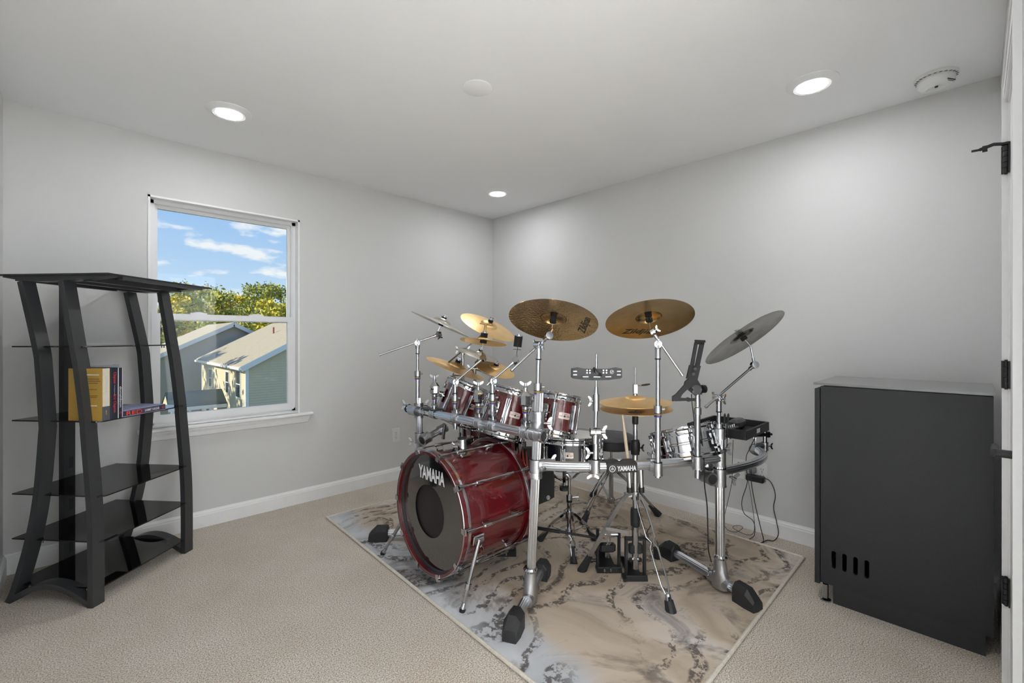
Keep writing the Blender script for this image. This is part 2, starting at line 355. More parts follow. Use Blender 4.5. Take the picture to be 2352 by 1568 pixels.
def text_verts(string, bold=0., space=1.):
    key = (string, bold, space)
    if key not in TXT:
        c = bpy.data.curves.new('lettering', 'FONT'); c.body = string; c.size = 1; c.offset = bold; c.space_character = space
        c.align_x = 'CENTER'; c.align_y = 'CENTER'; c.resolution_u = 3
        o = bpy.data.objects.new('lettering', c); col.objects.link(o)
        dg = bpy.context.evaluated_depsgraph_get(); dg.update()
        me = bpy.data.meshes.new_from_object(o.evaluated_get(dg))
        vs = [v.co.copy() for v in me.vertices]; fs = [tuple(p.vertices) for p in me.polygons]
        bpy.data.objects.remove(o); bpy.data.curves.remove(c); bpy.data.meshes.remove(me)
        xs = [v.x for v in vs]; ys = [v.y for v in vs]
        cx, cy = (min(xs) + max(xs)) / 2, (min(ys) + max(ys)) / 2; w, h = max(xs) - min(xs), max(ys) - min(ys)
        TXT[key] = ([((v.x - cx) / w, (v.y - cy) / h) for v in vs], fs)
    return TXT[key]
def letters(mb, string, w, h, m, fn=None, bold=.0, space=1., t=.0006):
    vs, fs = text_verts(string, bold, space)
    P = []
    for x, y in vs:
        p = Vector((x * w, y * h, 0)); P.append(fn(p) if fn else p)
    n = len(P)
    mb.add(P + [p + Vector((0, 0, t)) for p in P] if False else P, fs, m)
def logo_forks(mb, r, m, fn=None):
    """three crossed forks inside a ring"""
    P = []; Fc = []; n = 28
    for i in range(n):
        a = 2 * PI * i / n
        P += [(r * math.cos(a), r * math.sin(a), 0), (r * .84 * math.cos(a), r * .84 * math.sin(a), 0)]
    Fc += [(2 * i, (2 * i + 2) % (2 * n), (2 * i + 3) % (2 * n), 2 * i + 1) for i in range(n)]
    for k in range(3):
        a = PI / 2 + k * 2 * PI / 3; ca, sa = math.cos(a), math.sin(a)
        for (x0, x1, w, o_) in ((-.62, .1, .035, 0), (.0, .68, .03, .085), (.0, .68, .03, -.085), (-.02, .06, .1, 0)):
            b = len(P)
            for x, y in ((x0, o_ - w), (x1, o_ - w), (x1, o_ + w), (x0, o_ + w)): P.append((r * (x * ca - y * sa), r * (x * sa + y * ca), 0))
            Fc.append((b, b + 1, b + 2, b + 3))
    P = [fn(Vector(p)) if fn else p for p in P]
    mb.add(P, Fc, m)

# ================================================================ ROOM
X0, X1, Y0, Y1, H = -.262, 3.094, -.078, 3.477, 2.44
WX0, WX1, WZ0, WZ1 = .318, 1.192, .668, 2.082       # window opening
struct('floor', MB().b2((X0 - .1, Y0 - .1, -.06), (X1 + .1, Y1 + .1, 0)), 'carpet', 'beige speckled cut-pile carpet covering the whole floor', 'floor', 0)
struct('ceiling', MB().b2((X0 - .1, Y0 - .1, H), (X1 + .1, Y1 + .1, H + .08)), 'ceiling', 'flat white painted ceiling', 'ceiling', 0)
w = MB(); T_ = .13
w.b2((X0 - .1, Y1, 0), (WX0, Y1 + T_, H)).b2((WX1, Y1, 0), (X1 + .1, Y1 + T_, H)).b2((WX0, Y1, 0), (WX1, Y1 + T_, WZ0)).b2((WX0, Y1, WZ1), (WX1, Y1 + T_, H))
struct('wall_left', w, 'wall', 'pale grey wall with the window', 'wall', 0)
struct('wall_right', MB().b2((X1, Y0 - .1, 0), (X1 + .1, Y1 + .1, H)), 'wall', 'pale grey wall behind the drum kit', 'wall', 0)
struct('wall_far_left', MB().b2((X0 - .1, Y0 - .1, 0), (X0, Y1 + .1, H)), 'wall', 'pale grey wall at the left edge', 'wall', 0)
DX0, DX1, DH = 1.745, 2.345, 2.04                    # closet door leaf
w = MB(); w.b2((X0, Y0 - .12, 0), (-.20, Y0, H)).b2((1.40, Y0 - .12, 0), (DX0 - .02, Y0, H)).b2((-.20, Y0 - .12, 2.05), (1.40, Y0, H)).b2((DX1 + .02, Y0 - .12, 0), (X1, Y0, H)).b2((DX0 - .02, Y0 - .12, DH + .02), (DX1 + .02, Y0, H))
struct('wall_near', w, 'wall', 'pale grey wall with the closet door at the right edge', 'wall', 0)

# open doorway at the camera, widened for fill light added in the unseen hallway
struct('floor_hall', MB().b2((-.7, -2.0, -.06), (2.45, Y0 - .1, 0)), 'carpet', 'beige carpet of the hallway', 'floor', 0)
struct('ceiling_hall', MB().b2((-.7, -2.0, H), (2.45, Y0 - .1, H + .08)), 'ceiling', 'white ceiling of the hallway', 'ceiling', 0)
w = MB(); w.b2((-.8, -2.0, 0), (-.7, Y0 - .1, H)).b2((2.45, -2.0, 0), (2.55, Y0 - .12, H)).b2((-.8, -2.1, 0), (2.55, -2.0, H)); w.b2((-.7, Y0 - .12, 0), (X0, Y0 - .1, H))
struct('wall_hall', w, 'wall', 'pale grey hallway walls behind the open doorway', 'wall', 0)
def baseboard(name, a, b, nrm, label):
    a = Vector(a); b = Vector(b); n = Vector(nrm); prof = [(0, 0), (.014, 0), (.014, .078), (.011, .084), (.011, .090), (.006, .098), (.004, .105), (0, .105)]
    d = b - a; k = len(prof)
    vs = [p + n * q[0] + Vector((0, 0, q[1])) for p in (a, b) for q in prof]
    fs = [(i, (i + 1) % k, k + (i + 1) % k, k + i) for i in range(k)] + [tuple(range(k - 1, -1, -1)), tuple(range(k, 2 * k))]
    struct(name, MB().add(vs, fs), 'trim', label, 'baseboard', 0)
baseboard('baseboard_left', (X0, Y1, 0), (X1, Y1, 0), (0, -1, 0), 'white baseboard below the window')
baseboard('baseboard_right', (X1, Y0, 0), (X1, Y1, 0), (-1, 0, 0), 'white baseboard along the wall behind the drums')
baseboard('baseboard_far_left', (X0, Y0, 0), (X0, Y1, 0), (1, 0, 0), 'white baseboard at the left edge')
baseboard('baseboard_near', (DX1 + .09, Y0, 0), (X1, Y0, 0), (0, 1, 0), 'white baseboard behind the cabinet')

# window: reveal lining, two sashes, sill and apron
wroot = thing('window_1', (WX0, Y1, WZ0), 'white double-hung window looking out on two grey houses', 'window'); wroot['kind'] = 'structure'
m = MB(); e = .012
m.b2((WX0, Y1 - .006, WZ0), (WX0 + e, Y1 + T_, WZ1)).b2((WX1 - e, Y1 - .006, WZ0), (WX1, Y1 + T_, WZ1)).b2((WX0, Y1 - .006, WZ1 - e), (WX1, Y1 + T_, WZ1)).b2((WX0, Y1, WZ0), (WX1, Y1 + T_, WZ0 + e))
m.build('window_lining', 'trim', wroot, smooth=0)
m = MB(); a0, a1 = WX0 + e, WX1 - e; zb, zt = WZ0 + e, WZ1 - e; fy = Y1 + .055
fw = .022
m.b2((a0, fy, zb), (a0 + fw, fy + .06, zt)).b2((a1 - fw, fy, zb), (a1, fy + .06, zt)).b2((a0, fy, zt - fw), (a1, fy + .06, zt)).b2((a0, fy, zb), (a1, fy + .06, zb + .02))
m.b2((a1 - fw - .006, fy + .005, 1.36), (a1 - fw, fy + .03, zt)).b2((a0 + fw, fy + .005, 1.36), (a0 + fw + .006, fy + .03, zt))
m.build('window_frame', 'vinyl', wroot, smooth=0)
def sash(x0, x1, z0, z1, y, st, rt, rb):
    m = MB(); d = .028
    m.b2((x0, y, z0), (x0 + st, y + d, z1)).b2((x1 - st, y, z0), (x1, y + d, z1)).b2((x0 + st, y, z1 - rt), (x1 - st, y + d, z1)).b2((x0 + st, y, z0), (x1 - st, y + d, z0 + rb))
    for q in (x0 + st, x1 - st): m.b2((q - .004, y + .004, z0 + rb), (q + .004, y + d - .004, z1 - rt))
    o = m.build('sash', 'vinyl', wroot, smooth=0)
    MB().b2((x0 + st, y + .012, z0 + rb), (x1 - st, y + .016, z1 - rt)).build('pane', 'pane', o, smooth=0)
    return o
sash(a0 + fw, a1 - fw, 1.328, zt - fw, fy + .032, .018, .022, .03)
lo = sash(a0 + .010, a1 - .010, zb + .012, 1.371, fy - .004, .040, .038, .045)
m = MB()
for q in (.30, .70):
    cx = a0 + (a1 - a0) * q
    m.b2((cx - .045, fy + .004, 1.371), (cx + .045, fy + .028, 1.380)).ball((cx, fy + .014, 1.380), .03, 10, (1, .35, .25))
m.build('sash_lock', 'vinyl', lo)
m = MB(); prof = [(0, 0), (-.040, 0), (-.046, .006), (-.046, .016), (-.040, .022), (0, .022)]
sx0, sx1 = WX0 - .05, WX1 + .085
m.add([(x, Y1 + p[0], WZ0 - .022 + p[1]) for x in (sx0, sx1) for p in prof], [(i, (i + 1) % 6, 6 + (i + 1) % 6, 6 + i) for i in range(6)] + [(5, 4, 3, 2, 1, 0), (6, 7, 8, 9, 10, 11)])
m.b2((WX0, Y1, WZ0 - .022), (WX1, Y1 + .06, WZ0 + .002))
m.build('sill', 'trim', wroot, smooth=0)
m = MB(); pr = [(0, 0), (-.012, .006), (-.016, .03), (-.022, .045), (-.022, .056), (0, .056)]
m.add([(x + (s_ * (p[1] - .056) * .35), Y1 + p[0], WZ0 - .078 + p[1]) for x, s_ in ((sx0 + .012, -1), (sx1 - .012, 1)) for p in pr], [(i, (i + 1) % 6, 6 + (i + 1) % 6, 6 + i) for i in range(6)] + [(5, 4, 3, 2, 1, 0), (6, 7, 8, 9, 10, 11)])
m.build('apron', 'trim', wroot, smooth=0)

# closet door in the near wall, seen almost edge-on
def casing(name, x0, x1, z0, z1, lab):
    m = MB(); d = (x1 - x0); y = Y0
    if d < z1 - z0:
        for u0, u1, t in ((0, .25, .016), (.25, .8, .012), (.8, 1, .009)) : m.b2((x0 + d * u0, y, z0), (x0 + d * u1, y + t, z1))
    else:
        h = z1 - z0
        for u0, u1, t in ((0, .25, .009), (.25, .8, .012), (.8, 1, .016)) : m.b2((x0, y, z0 + h * u0), (x1, y + t, z0 + h * u1))
    struct(name, m, 'trim', lab, 'trim', 0)
casing('trim_1', DX1 + .012, DX1 + .078, 0, DH + .078, 'white door casing on the hinge side behind the cabinet')
casing('trim_2', DX0 - .078, DX0 - .012, 0, DH + .078, 'white door casing at the very right edge')
casing('trim_3', DX0 - .012, DX1 + .012, DH + .012, DH + .078, 'white casing above the closet door')
droot = thing('door_1', (DX0, Y0, 0), 'white panelled closet door with black hinges at the right edge', 'door'); droot['kind'] = 'structure'
m = MB(); yd = Y0 - .004
m.b2((DX0, yd - .035, .012), (DX1, yd - .010, DH))
st = .105
m.b2((DX0, yd - .012, .012), (DX0 + st, yd, DH)).b2((DX1 - st, yd - .012, .012), (DX1, yd, DH))
for z0, z1 in ((.012, .22), (.93, 1.06), (1.92, DH)): m.b2((DX0 + st, yd - .012, z0), (DX1 - st, yd, z1))
m.build('door_leaf', 'trim', droot, smooth=0)
for z0, z1 in ((.22, .93), (1.06, 1.92)):
    a, b, c, d_ = DX0 + st, DX1 - st, z0, z1; q = .03; k = .055
    vs = [(a, yd - .001, c), (b, yd - .001, c), (b, yd - .001, d_), (a, yd - .001, d_), (a + q, yd - .011, c + q), (b - q, yd - .011, c + q), (b - q, yd - .011, d_ - q), (a + q, yd - .011, d_ - q),
          (a + k, yd - .004, c + k), (b - k, yd - .004, c + k), (b - k, yd - .004, d_ - k), (a + k, yd - .004, d_ - k)]
    MB().add(vs, [(0, 1, 5, 4), (1, 2, 6, 5), (2, 3, 7, 6), (3, 0, 4, 7), (4, 5, 9, 8), (5, 6, 10, 9), (6, 7, 11, 10), (7, 4, 8, 11), (8, 9, 10, 11)]).build('door_panel', 'trim', droot, smooth=0)
m = MB()
m.b2((DX0 - .014, Y0 - .1, 0), (DX0 - .003, Y0 + .001, DH + .012)).b2((DX1 + .003, Y0 - .1, 0), (DX1 + .014, Y0 + .001, DH + .012)).b2((DX0 - .014, Y0 - .1, DH + .003), (DX1 + .014, Y0 + .001, DH + .014))
m.build('door_jamb', 'trim', droot, smooth=0)
for zc in (1.845, 1.09, .33):
    m = MB()
    for k in range(5): m.cyl((DX1 + .002, Y0 + .006, zc - .048 + k * .0195), (DX1 + .002, Y0 + .006, zc - .0305 + k * .0195), .0085, n=12)
    m.b2((DX1 - .018, Y0 - .003, zc - .048), (DX1, Y0 + .001, zc + .048)).b2((DX1 + .004, Y0 - .001, zc - .048), (DX1 + .016, Y0 + .0175, zc + .048))
    m.cyl((DX1 + .002, Y0 + .006, zc - .052), (DX1 + .002, Y0 + .006, zc + .052), .004, n=8)
    m.build('hinge', 'black_matte', droot)
m = MB(); p = Vector((DX1 + .002, Y0 + .006, 1.90))
m.cyl(p - Vector((0, 0, .004)), p + Vector((0, 0, .004)), .012).tube([p, p + Vector((-.01, .03, .004)), p + Vector((-.012, .065, -.006))], .006).cyl(p + Vector((-.012, .045, -.006)), p + Vector((-.012, .058, -.006)), .011).cyl(p + Vector((-.012, .065, -.006)), p + Vector((-.014, .085, -.006)), .004)
m.build('door_stop', 'black_matte', droot)
m = MB(); hx, hz = DX0 + .062, .905
m.cyl((hx, yd, hz), (hx, yd + .009, hz), .032, n=28).cyl((hx, yd + .008, hz), (hx, yd + .046, hz), .011, n=16)
m.tube([(hx, yd + .046, hz), (hx + .02, yd + .048, hz), (hx + .06, yd + .047, hz), (hx + .11, yd + .046, hz)], [.011, .010, .009, .008], n=12)
m.build('door_handle', 'black_matte', droot, 'black lever handle')

# recessed ceiling lights, blank cover, smoke detector
LG = 'recessed ceiling lights'
t = thing('hall_fill_light', (2.05, -.45, H), 'round fill light added out of view in the hallway outside the door', 'light'); T = Matrix.Translation((2.05, -.45, H))  # added source, never in view, brightens the room through the doorway
MB().lathe([(.165, 0), (.165, -.012), (.155, -.020), (.150, -.020)], 48, T).build('trim_ring', 'trim', t); MB().lathe([(.152, -.019), (.10, -.030), (0, -.034)], 40, T).build('lamp_lens', 'hall_fill_lens', t)
for (x, y, lab) in ((.60, 2.81, 'round recessed ceiling light glowing nearest the window'), (2.54, .55, 'round recessed ceiling light glowing beside the smoke detector'),
                    (2.55, 2.80, 'smallest-looking recessed ceiling light above the far room corner'), (.60, .55, 'round recessed ceiling light above the near left part of the room')):
    t = thing('ceiling_light', (x, y, H), lab, 'light', LG)
    T = Matrix.Translation((x, y, H))
    MB().lathe([(.108, 0), (.108, -.003), (.100, -.008), (.084, -.016), (.0765, -.018), (.0745, -.017)], 48, T).build('trim_ring', 'trim', t)
    MB().lathe([(.0755, -.0165), (.05, -.0175), (0, -.018)], 40, T).build('lamp_lens', 'lens', t)
t = thing('ceiling_cover', (1.414, 1.70, H), 'round blank white cover plate in the middle of the ceiling', 'cover')
MB().lathe([(.072, 0), (.072, -.004), (.066, -.0075), (0, -.009)], 48, Matrix.Translation((1.414, 1.70, H))).build('cover_plate', 'ceiling', t)
t = thing('smoke_detector', (2.888, .132, H), 'round white smoke detector on the ceiling near the door', 'smoke detector')
T = Matrix.Translation((2.888, .132, H))
MB().lathe([(.078, 0), (.078, -.010), (.074, -.013)], 40, T).build('mounting_ring', 'plate', t)
MB().lathe([(.066, -.012), (.068, -.020), (.066, -.040), (.056, -.052), (.035, -.058), (.030, -.055), (0, -.055)], 40, T).build('housing', 'plate', t)
m = MB()
for k in range(24):
    a = 2 * PI * k / 24; m.box((.0715 * math.cos(a), .0715 * math.sin(a), -.0145), (.0015, .009, .002), T @ Matrix.Rotation(0, 4, 'Z'))
m.build('vent_slot', 'slot', t, kind='stuff')
m = MB(); ma = T @ frame((-.03, -.053, -.046), (-.4, -.75, -.6), (.8, -.5, 0)); m.box((0, 0, 0), (.05, .004, .001), ma).box((0, -.006, 0), (.035, .002, .001), ma)
m.build('printed_text', 'slot', t)
MB().cyl((2.87, .13, H - .055), (2.87, .13, H - .060), .006).build('test_button', 'slot', t)

# outlets
def plate(name, c, nrm, wd, ht, lab, duplex=True, cat='outlet', blue=False):
    t = thing(name, c, lab, cat); n = Vector(nrm); mt = frame(c, n, (0, 0, 1)); mt = mt @ Matrix.Rotation(-PI / 2, 4, 'Z')
    m = MB(); m.box((0, 0, .003), (wd, ht, .006), mt, .0028); m.build('wall_plate', 'plate', t)
    return t, mt
def receptacle(t, mt, cx=0):
    for s_ in (-1, 1):
        m = MB(); m.cyl(mt @ Vector((cx, s_ * .0195, .005)), mt @ Vector((cx, s_ * .0195, .0085)), .0165, n=24)
        o = m.build('receptacle', 'plate', t)
        m = MB()
        for dx in (-.0065, .0065): m.box((cx + dx, s_ * .0195 + .003, .0087), (.0022, .009, .0008), mt)
        m.cyl(mt @ Vector((cx, s_ * .0195 - .009, .0084)), mt @ Vector((cx, s_ * .0195 - .009, .0091)), .0026, n=10)
        m.build('slots', 'slot', o)
    MB().cyl(mt @ Vector((cx, 0, .005)), mt @ Vector((cx, 0, .0075)), .003, n=10).build('screw', 'chrome_soft', t)
t, mt = plate('wall_outlet', (1.983, Y1, .382), (0, -1, 0), .073, .122, 'white duplex outlet on the window wall left of the drum kit'); receptacle(t, mt)
t, mt = plate('data_wall_plate', (X1, 1.075, .37), (-1, 0, 0), .075, .125, 'white wall plate with one small blue port behind the drum rack', cat='wall plate')
MB().box((0, .0, .0075), (.017, .017, .004), mt).build('data_port', pmat('blue_port', (.03, .04, .12), .4, noise=(50, .1)), t)
m = MB()
for s_ in (-1, 1): m.cyl(mt @ Vector((0, s_ * .042, .005)), mt @ Vector((0, s_ * .042, .0075)), .003, n=10)
m.build('screws', 'slot', t, kind='stuff')
t, mt = plate('double_wall_outlet', (X1, .965, .374), (-1, 0, 0), .118, .125, 'white two-gang outlet holding a grey plug and a black adapter'); receptacle(t, mt, .03)
MO = mt
t = thing('plug_cube', MO @ Vector((-.018, .012, .01)), 'small grey cube plug in the upper socket of the two-gang outlet', 'plug')
MB().box((-.018, .012, .028), (.038, .036, .040), MO, .005).build('plug_body', pmat('grey_plug', (.22, .22, .22), .5, noise=(60, .1)), t)
t = thing('power_adapter', MO @ Vector((-.03, -.03, .01)), 'black power adapter brick plugged into the two-gang outlet', 'power adapter')
MB().box((.0, -.035, .034), (.105, .038, .042), MO, .006).build('adapter_body', 'black', t)
MB().box((.0, -.035, .0555), (.09, .03, .001), MO).build('adapter_label', 'black_matte', t)

# ================================================================ OUTSIDE
GZ = -6.2
struct('ground_outside', MB().b2((-60, 5, GZ - .2), (120, 140, GZ)), 'grass', 'grass lawn outside', 'ground', 0)
def siding(mb, p0, dx, length, z0, ztop, nrm, ex=.15):
    """clapboard wall: sawtooth courses from z0 to ztop(x), one board per course"""
    p0 = Vector(p0); dx = Vector(dx).normalized(); n = Vector(nrm); z = z0; top = max(ztop(0), ztop(length), ztop(length / 2))
    while z < top - .01:
        # run of the course that lies below the rake
        xs = [length * i / 60 for i in range(61) if ztop(length * i / 60) >= z + ex * .5]
        if xs:
            a, b = p0 + dx * xs[0], p0 + dx * xs[-1]; zt = min(z + ex, top)
            mb.add([a + n * .02 + Vector((0, 0, z)), b + n * .02 + Vector((0, 0, z)), b + Vector((0, 0, zt)), a + Vector((0, 0, zt)), a + Vector((0, 0, z)), b + Vector((0, 0, z))], [(0, 1, 2, 3), (4, 5, 1, 0)])
        z += ex
def roof_slab(name, parent, mat, a, b, c, d, th=.14):
    a, b, c, d = map(Vector, (a, b, c, d)); dn = Vector((0, 0, -th))
    MB().add([a, b, c, d, a + dn, b + dn, c + dn, d + dn], [(0, 1, 2, 3), (7, 6, 5, 4), (0, 4, 5, 1), (1, 5, 6, 2), (2, 6, 7, 3), (3, 7, 4, 0)]).build(name, mat, parent, smooth=0)
def bar(name, parent, mat, a, b, w_, h_, up=(0, 0, 1)):
    a = Vector(a); b = Vector(b); MB().tube([a, b], 1, sec=[(-w_ / 2, -h_ / 2), (w_ / 2, -h_ / 2), (w_ / 2, h_ / 2), (-w_ / 2, h_ / 2)], up=up).build(name, mat, parent, smooth=0)
def gable_house(loc_lab, x0, x1, ya, yb, zeave, slope, sid, label):
    t = thing('neighbour_house', (x0, ya, GZ), label, 'house', None)
    xm = (x0 + x1) / 2; rise = (xm - x0) * slope; L_ = x1 - x0
    m = MB(); siding(m, (x0, ya, 0), (1, 0, 0), L_, GZ, lambda x: zeave + min(x, L_ - x) * slope, (0, -1, 0)); m.build('siding', sid, t, smooth=0, kind='stuff')
    m = MB(); siding(m, (x0, yb, 0), (0, -1, 0), yb - ya, GZ, lambda x: zeave, (-1, 0, 0)); m.build('siding', sid, t, smooth=0, kind='stuff')
    MB().b2((x0 + .02, ya + .02, GZ), (x1, yb, zeave)).build('wall', sid, t, smooth=0)
    ov = .35; oz = ov * slope
    for s_ in (-1, 1):
        xe = x0 - ov if s_ < 0 else x1 + ov
        roof_slab('roof_slope', t, 'shingle', (xe, ya - ov, zeave - oz + .14), (xe, yb + ov, zeave - oz + .14), (xm, yb + ov, zeave + rise + .14), (xm, ya - ov, zeave + rise + .14), .1)
        bar('rake_board', t, 'fascia', (xe, ya - ov - .02, zeave - oz - .04), (xm, ya - ov - .02, zeave + rise - .04), .05, .30)
        MB().add([(xe, ya - ov, zeave - oz + .03), (xm, ya - ov, zeave + rise + .03), (xm, ya, zeave + rise + .03), (xe, ya, zeave - oz + .03)], [(0, 1, 2, 3)]).build('rake_soffit', 'fascia', t, smooth=0)
    MB().b2((x0 - ov - .11, ya - ov, zeave - oz - .08), (x0 - ov + .02, yb + ov, zeave - oz + .06)).build('gutter', 'fascia', t, smooth=0)
    MB().b2((x0 - ov, ya - ov, zeave - oz - .06), (x0, yb + ov, zeave - oz - .02)).build('eave_soffit', 'fascia', t, smooth=0)
    for (cx, cy) in ((x0, ya), (x0, yb)):
        MB().b2((cx - .04, cy - .04, GZ), (cx + .12, cy + .12, zeave - .05)).build('corner_board', 'fascia', t, smooth=0)
    return t
hA = gable_house('near', 7.11, 17.1, 29.3, 41.6, -.36, .53, 'siding_grey', 'grey-green house with a lit end wall and windows, right through the window')
hB = gable_house('far', 3.1, 16.1, 43.6, 53., -.95, .51, 'siding_blue', 'blue-grey gabled house behind the porch, left through the window')
def house_window(t, y, z0, z1, wd=.85, x=7.11):
    fr = MB(); fr.b2((x - .05, y - wd / 2 - .08, z0 - .08), (x + .02, y + wd / 2 + .08, z1 + .08)); o = fr.build('window', 'fascia', t, smooth=0)
    zc = (z0 + z1) / 2
    for a, b in ((z0, zc - .03), (zc + .03, z1)): MB().b2((x - .06, y - wd / 2, a), (x - .04, y + wd / 2, b)).build('pane', 'house_glass', o, smooth=0)
house_window(hA, 30.9, -2.35, -.80, .9); house_window(hA, 33.6, -2.3, -1.0, .7); house_window(hA, 38.6, -2.3, -1.1, .8)
house_window(hA, 31.2, -5.4, -3.9, 1.5); house_window(hA, 33.2, -5.4, -3.9, 1.2); house_window(hA, 39.5, -5.4, -4.0, .8)
for (y, xx) in ((35.6, 10.4), (33.0, 10.9)):
    z = -.36 + (xx - 7.11) * .53 + .14; MB().cyl((xx, y, z - .1), (xx, y, z + .45), .06, n=10).build('vent_pipe', pmat('red_vent_pipe', (.35, .10, .07), .6, noise=(4, .2)), hA)
pt = thing('porch', (5.6, 35.2, GZ), 'dark green gabled porch roof on thin posts between the two houses', 'porch')
roof_slab('roof_slope', pt, 'porch_roof', (4.05, 33.7, -2.99), (7.08, 33.7, -2.99), (7.08, 35.2, -2.2), (4.05, 35.2, -2.2), .08)
roof_slab('roof_slope', pt, 'porch_roof', (4.05, 36.7, -2.99), (7.08, 36.7, -2.99), (7.08, 35.2, -2.2), (4.05, 35.2, -2.2), .08)
bar('fascia_board', pt, 'fascia', (4.05, 33.72, -3.14), (7.08, 33.72, -3.14), .05, .22)
MB().add([(4.1, 33.8, -3.08), (4.1, 36.6, -3.08), (4.1, 35.2, -2.32), (4.14, 33.8, -3.08), (4.14, 36.6, -3.08), (4.14, 35.2, -2.32)], [(0, 1, 2), (5, 4, 3), (0, 3, 4, 1), (1, 4, 5, 2), (2, 5, 3, 0)]).build('gable_end', 'siding_grey', pt, smooth=0)
for x in (4.2, 5.05): MB().b2((x, 33.8, GZ), (x + .14, 33.94, -3.1)).build('porch_post', 'fascia', pt, smooth=0)

def tree(x, y, h, r, leaf, label, z0=GZ, n=2600, seed=1, blobs=16, low=.35, sz=.42):
    rnd = random.Random(seed); t = thing('pine_tree', (x, y, z0), label, 'tree', 'trees behind the houses')
    m = MB(); m.tube([(x, y, z0), (x + .2, y, z0 + h * .5), (x, y, z0 + h * .95)], [.22, .16, .05], n=7)
    C = []
    for k in range(blobs):
        f_ = rnd.uniform(low, 1.); a = rnd.uniform(0, 2 * PI); q = r * (1.15 - f_ * .75) * rnd.uniform(.2, 1.)
        c = Vector((x + q * math.cos(a), y + q * math.sin(a), z0 + h * f_ * .96)); C.append((c, r * rnd.uniform(.22, .42)))
        m.tube([(x, y, c.z - .6), (c.x, c.y, c.z)], [.06, .03], n=4)
    m.build('trunk', 'bark', t)
    vs = []; fs = []
    for i in range(n):
        c, rr = C[i % blobs]; d = Vector((rnd.gauss(0, 1), rnd.gauss(0, 1), rnd.gauss(0, .55)));
        p = c + d * rr * .62; a = Vector((rnd.gauss(0, 1), rnd.gauss(0, 1), rnd.gauss(0, 1))).normalized(); b = a.cross(Vector((rnd.gauss(0, 1), rnd.gauss(0, 1), rnd.gauss(0, 1)))).normalized()
        s_ = sz * rnd.uniform(.4, 1.); k = len(vs); vs += [p + a * s_, p + b * s_ * .5, p - a * s_ * .8, p - b * s_ * .6]; fs.append((k, k + 1, k + 2, k + 3))
    MB().add(vs, fs).build('foliage', leaf, t, smooth=0)
TL = ['tall green pine rising behind the blue-grey roof', 'rounded olive pine beyond the roofs', 'yellow autumn tree low behind the roofs']
spots = [(366, 655, 62, 3.4, 1), (395, 668, 58, 3.0, 2), (418, 650, 70, 3.6, 0), (446, 652, 66, 3.4, 1), (478, 640, 64, 4.0, 0), (508, 655, 68, 3.6, 1), (528, 672, 60, 3.0, 2), (572, 652, 66, 4.4, 0), (604, 668, 70, 3.4, 1), (622, 690, 58, 2.6, 2), (645, 656, 68, 3.8, 1), (672, 662, 64, 3.6, 0),
         (470, 705, 74, 4.2, 2), (555, 700, 78, 4.6, 2), (615, 700, 76, 4.6, 2), (380, 700, 76, 4.4, 2), (430, 700, 76, 4.4, 2), (655, 704, 74, 4.4, 2)]
names = ['pine at the left side of the upper pane', 'yellow autumn tree left of the tallest pine', 'green pine behind the shelf post', 'olive pine behind the top shelf end', 'tallest dark green pine in the middle left', 'olive pine right of the tallest pine', 'small yellow tree in the gap of the treetops', 'broad dark pine right of the sky gap', 'olive pine right of the broad dark pine', 'low yellow tree right of the broad pine', 'olive pine near the right edge of the upper pane', 'green pine at the right edge of the upper pane',
         'golden tree low under the tallest pine', 'golden tree low in the middle of the treeline', 'golden tree low right of the treeline middle', 'golden tree low at the left of the upper pane', 'golden tree low behind the shelf post', 'golden tree low at the right of the upper pane']
DD = [66, 74, 82, 90, 98, 66, 74, 82, 90, 66, 74, 98, 110, 122, 112, 132, 122, 140]
for i, (px, py, dep, r, kd) in enumerate(spots):
    r *= DD[i] / dep; dep = DD[i]; p = U(px, py, dep); tree(p.x, p.y, p.z - GZ, r, ('leaf_g', 'leaf_g', 'leaf_y')[kd], names[i], seed=20 + i, n=2600, sz=.40, low=.35 if kd < 2 else .15)
tree(-3.2, 39.5, 13.5, 3.2, 'leaf_g', 'sparse pine west of the houses beyond the porch', seed=5, n=1100, low=.4, sz=.5)
tree(-2.6, 32.0, 12.5, 2.9, 'leaf_g', 'sparse pine west of the houses before the porch', seed=9, n=900, low=.35, sz=.45)

# ================================================================ SHELF UNIT
SA = math.radians(5)
SC = Vector((-2.06, 2.32))
def SW(x, y, z):    # shelf local: x to the room side, y away from the camera
    return CW(SC.x + math.cos(SA) * x + math.sin(SA) * y, SC.y - math.sin(SA) * x + math.cos(SA) * y, z)
shelf = thing('etagere', SW(0, 0, 0), 'tall black open shelving unit with curved posts and smoked glass shelves', 'shelving unit')
def spline(pts, n=24):
    out = []
    P = [pts[0]] + list(pts) + [pts[-1]]
    for i in range(1, len(P) - 2):
        for k in range(n // (len(pts) - 1) + 1):
            t = k / (n // (len(pts) - 1) + 1); a, b, c, d = (Vector(P[i + j]) for j in (-1, 0, 1, 2))
            out.append(.5 * ((2 * b) + (c - a) * t + (2 * a - 5 * b + 4 * c - d) * t * t + (3 * b - a - 3 * c + d) * t ** 3))
    out.append(Vector(pts[-1])); return out
front = [(.036, 1.478), (.092, 1.178), (.112, 1.07), (.143, .834), (.147, .775), (.172, .498), (.181, .294), (.182, .0)]
rear = [(-.170, 1.478), (-.095, 1.178), (-.080, 1.07), (-.062, .834), (-.063, .775), (-.090, .498), (-.131, .294), (-.200, .072), (-.235, .0)]
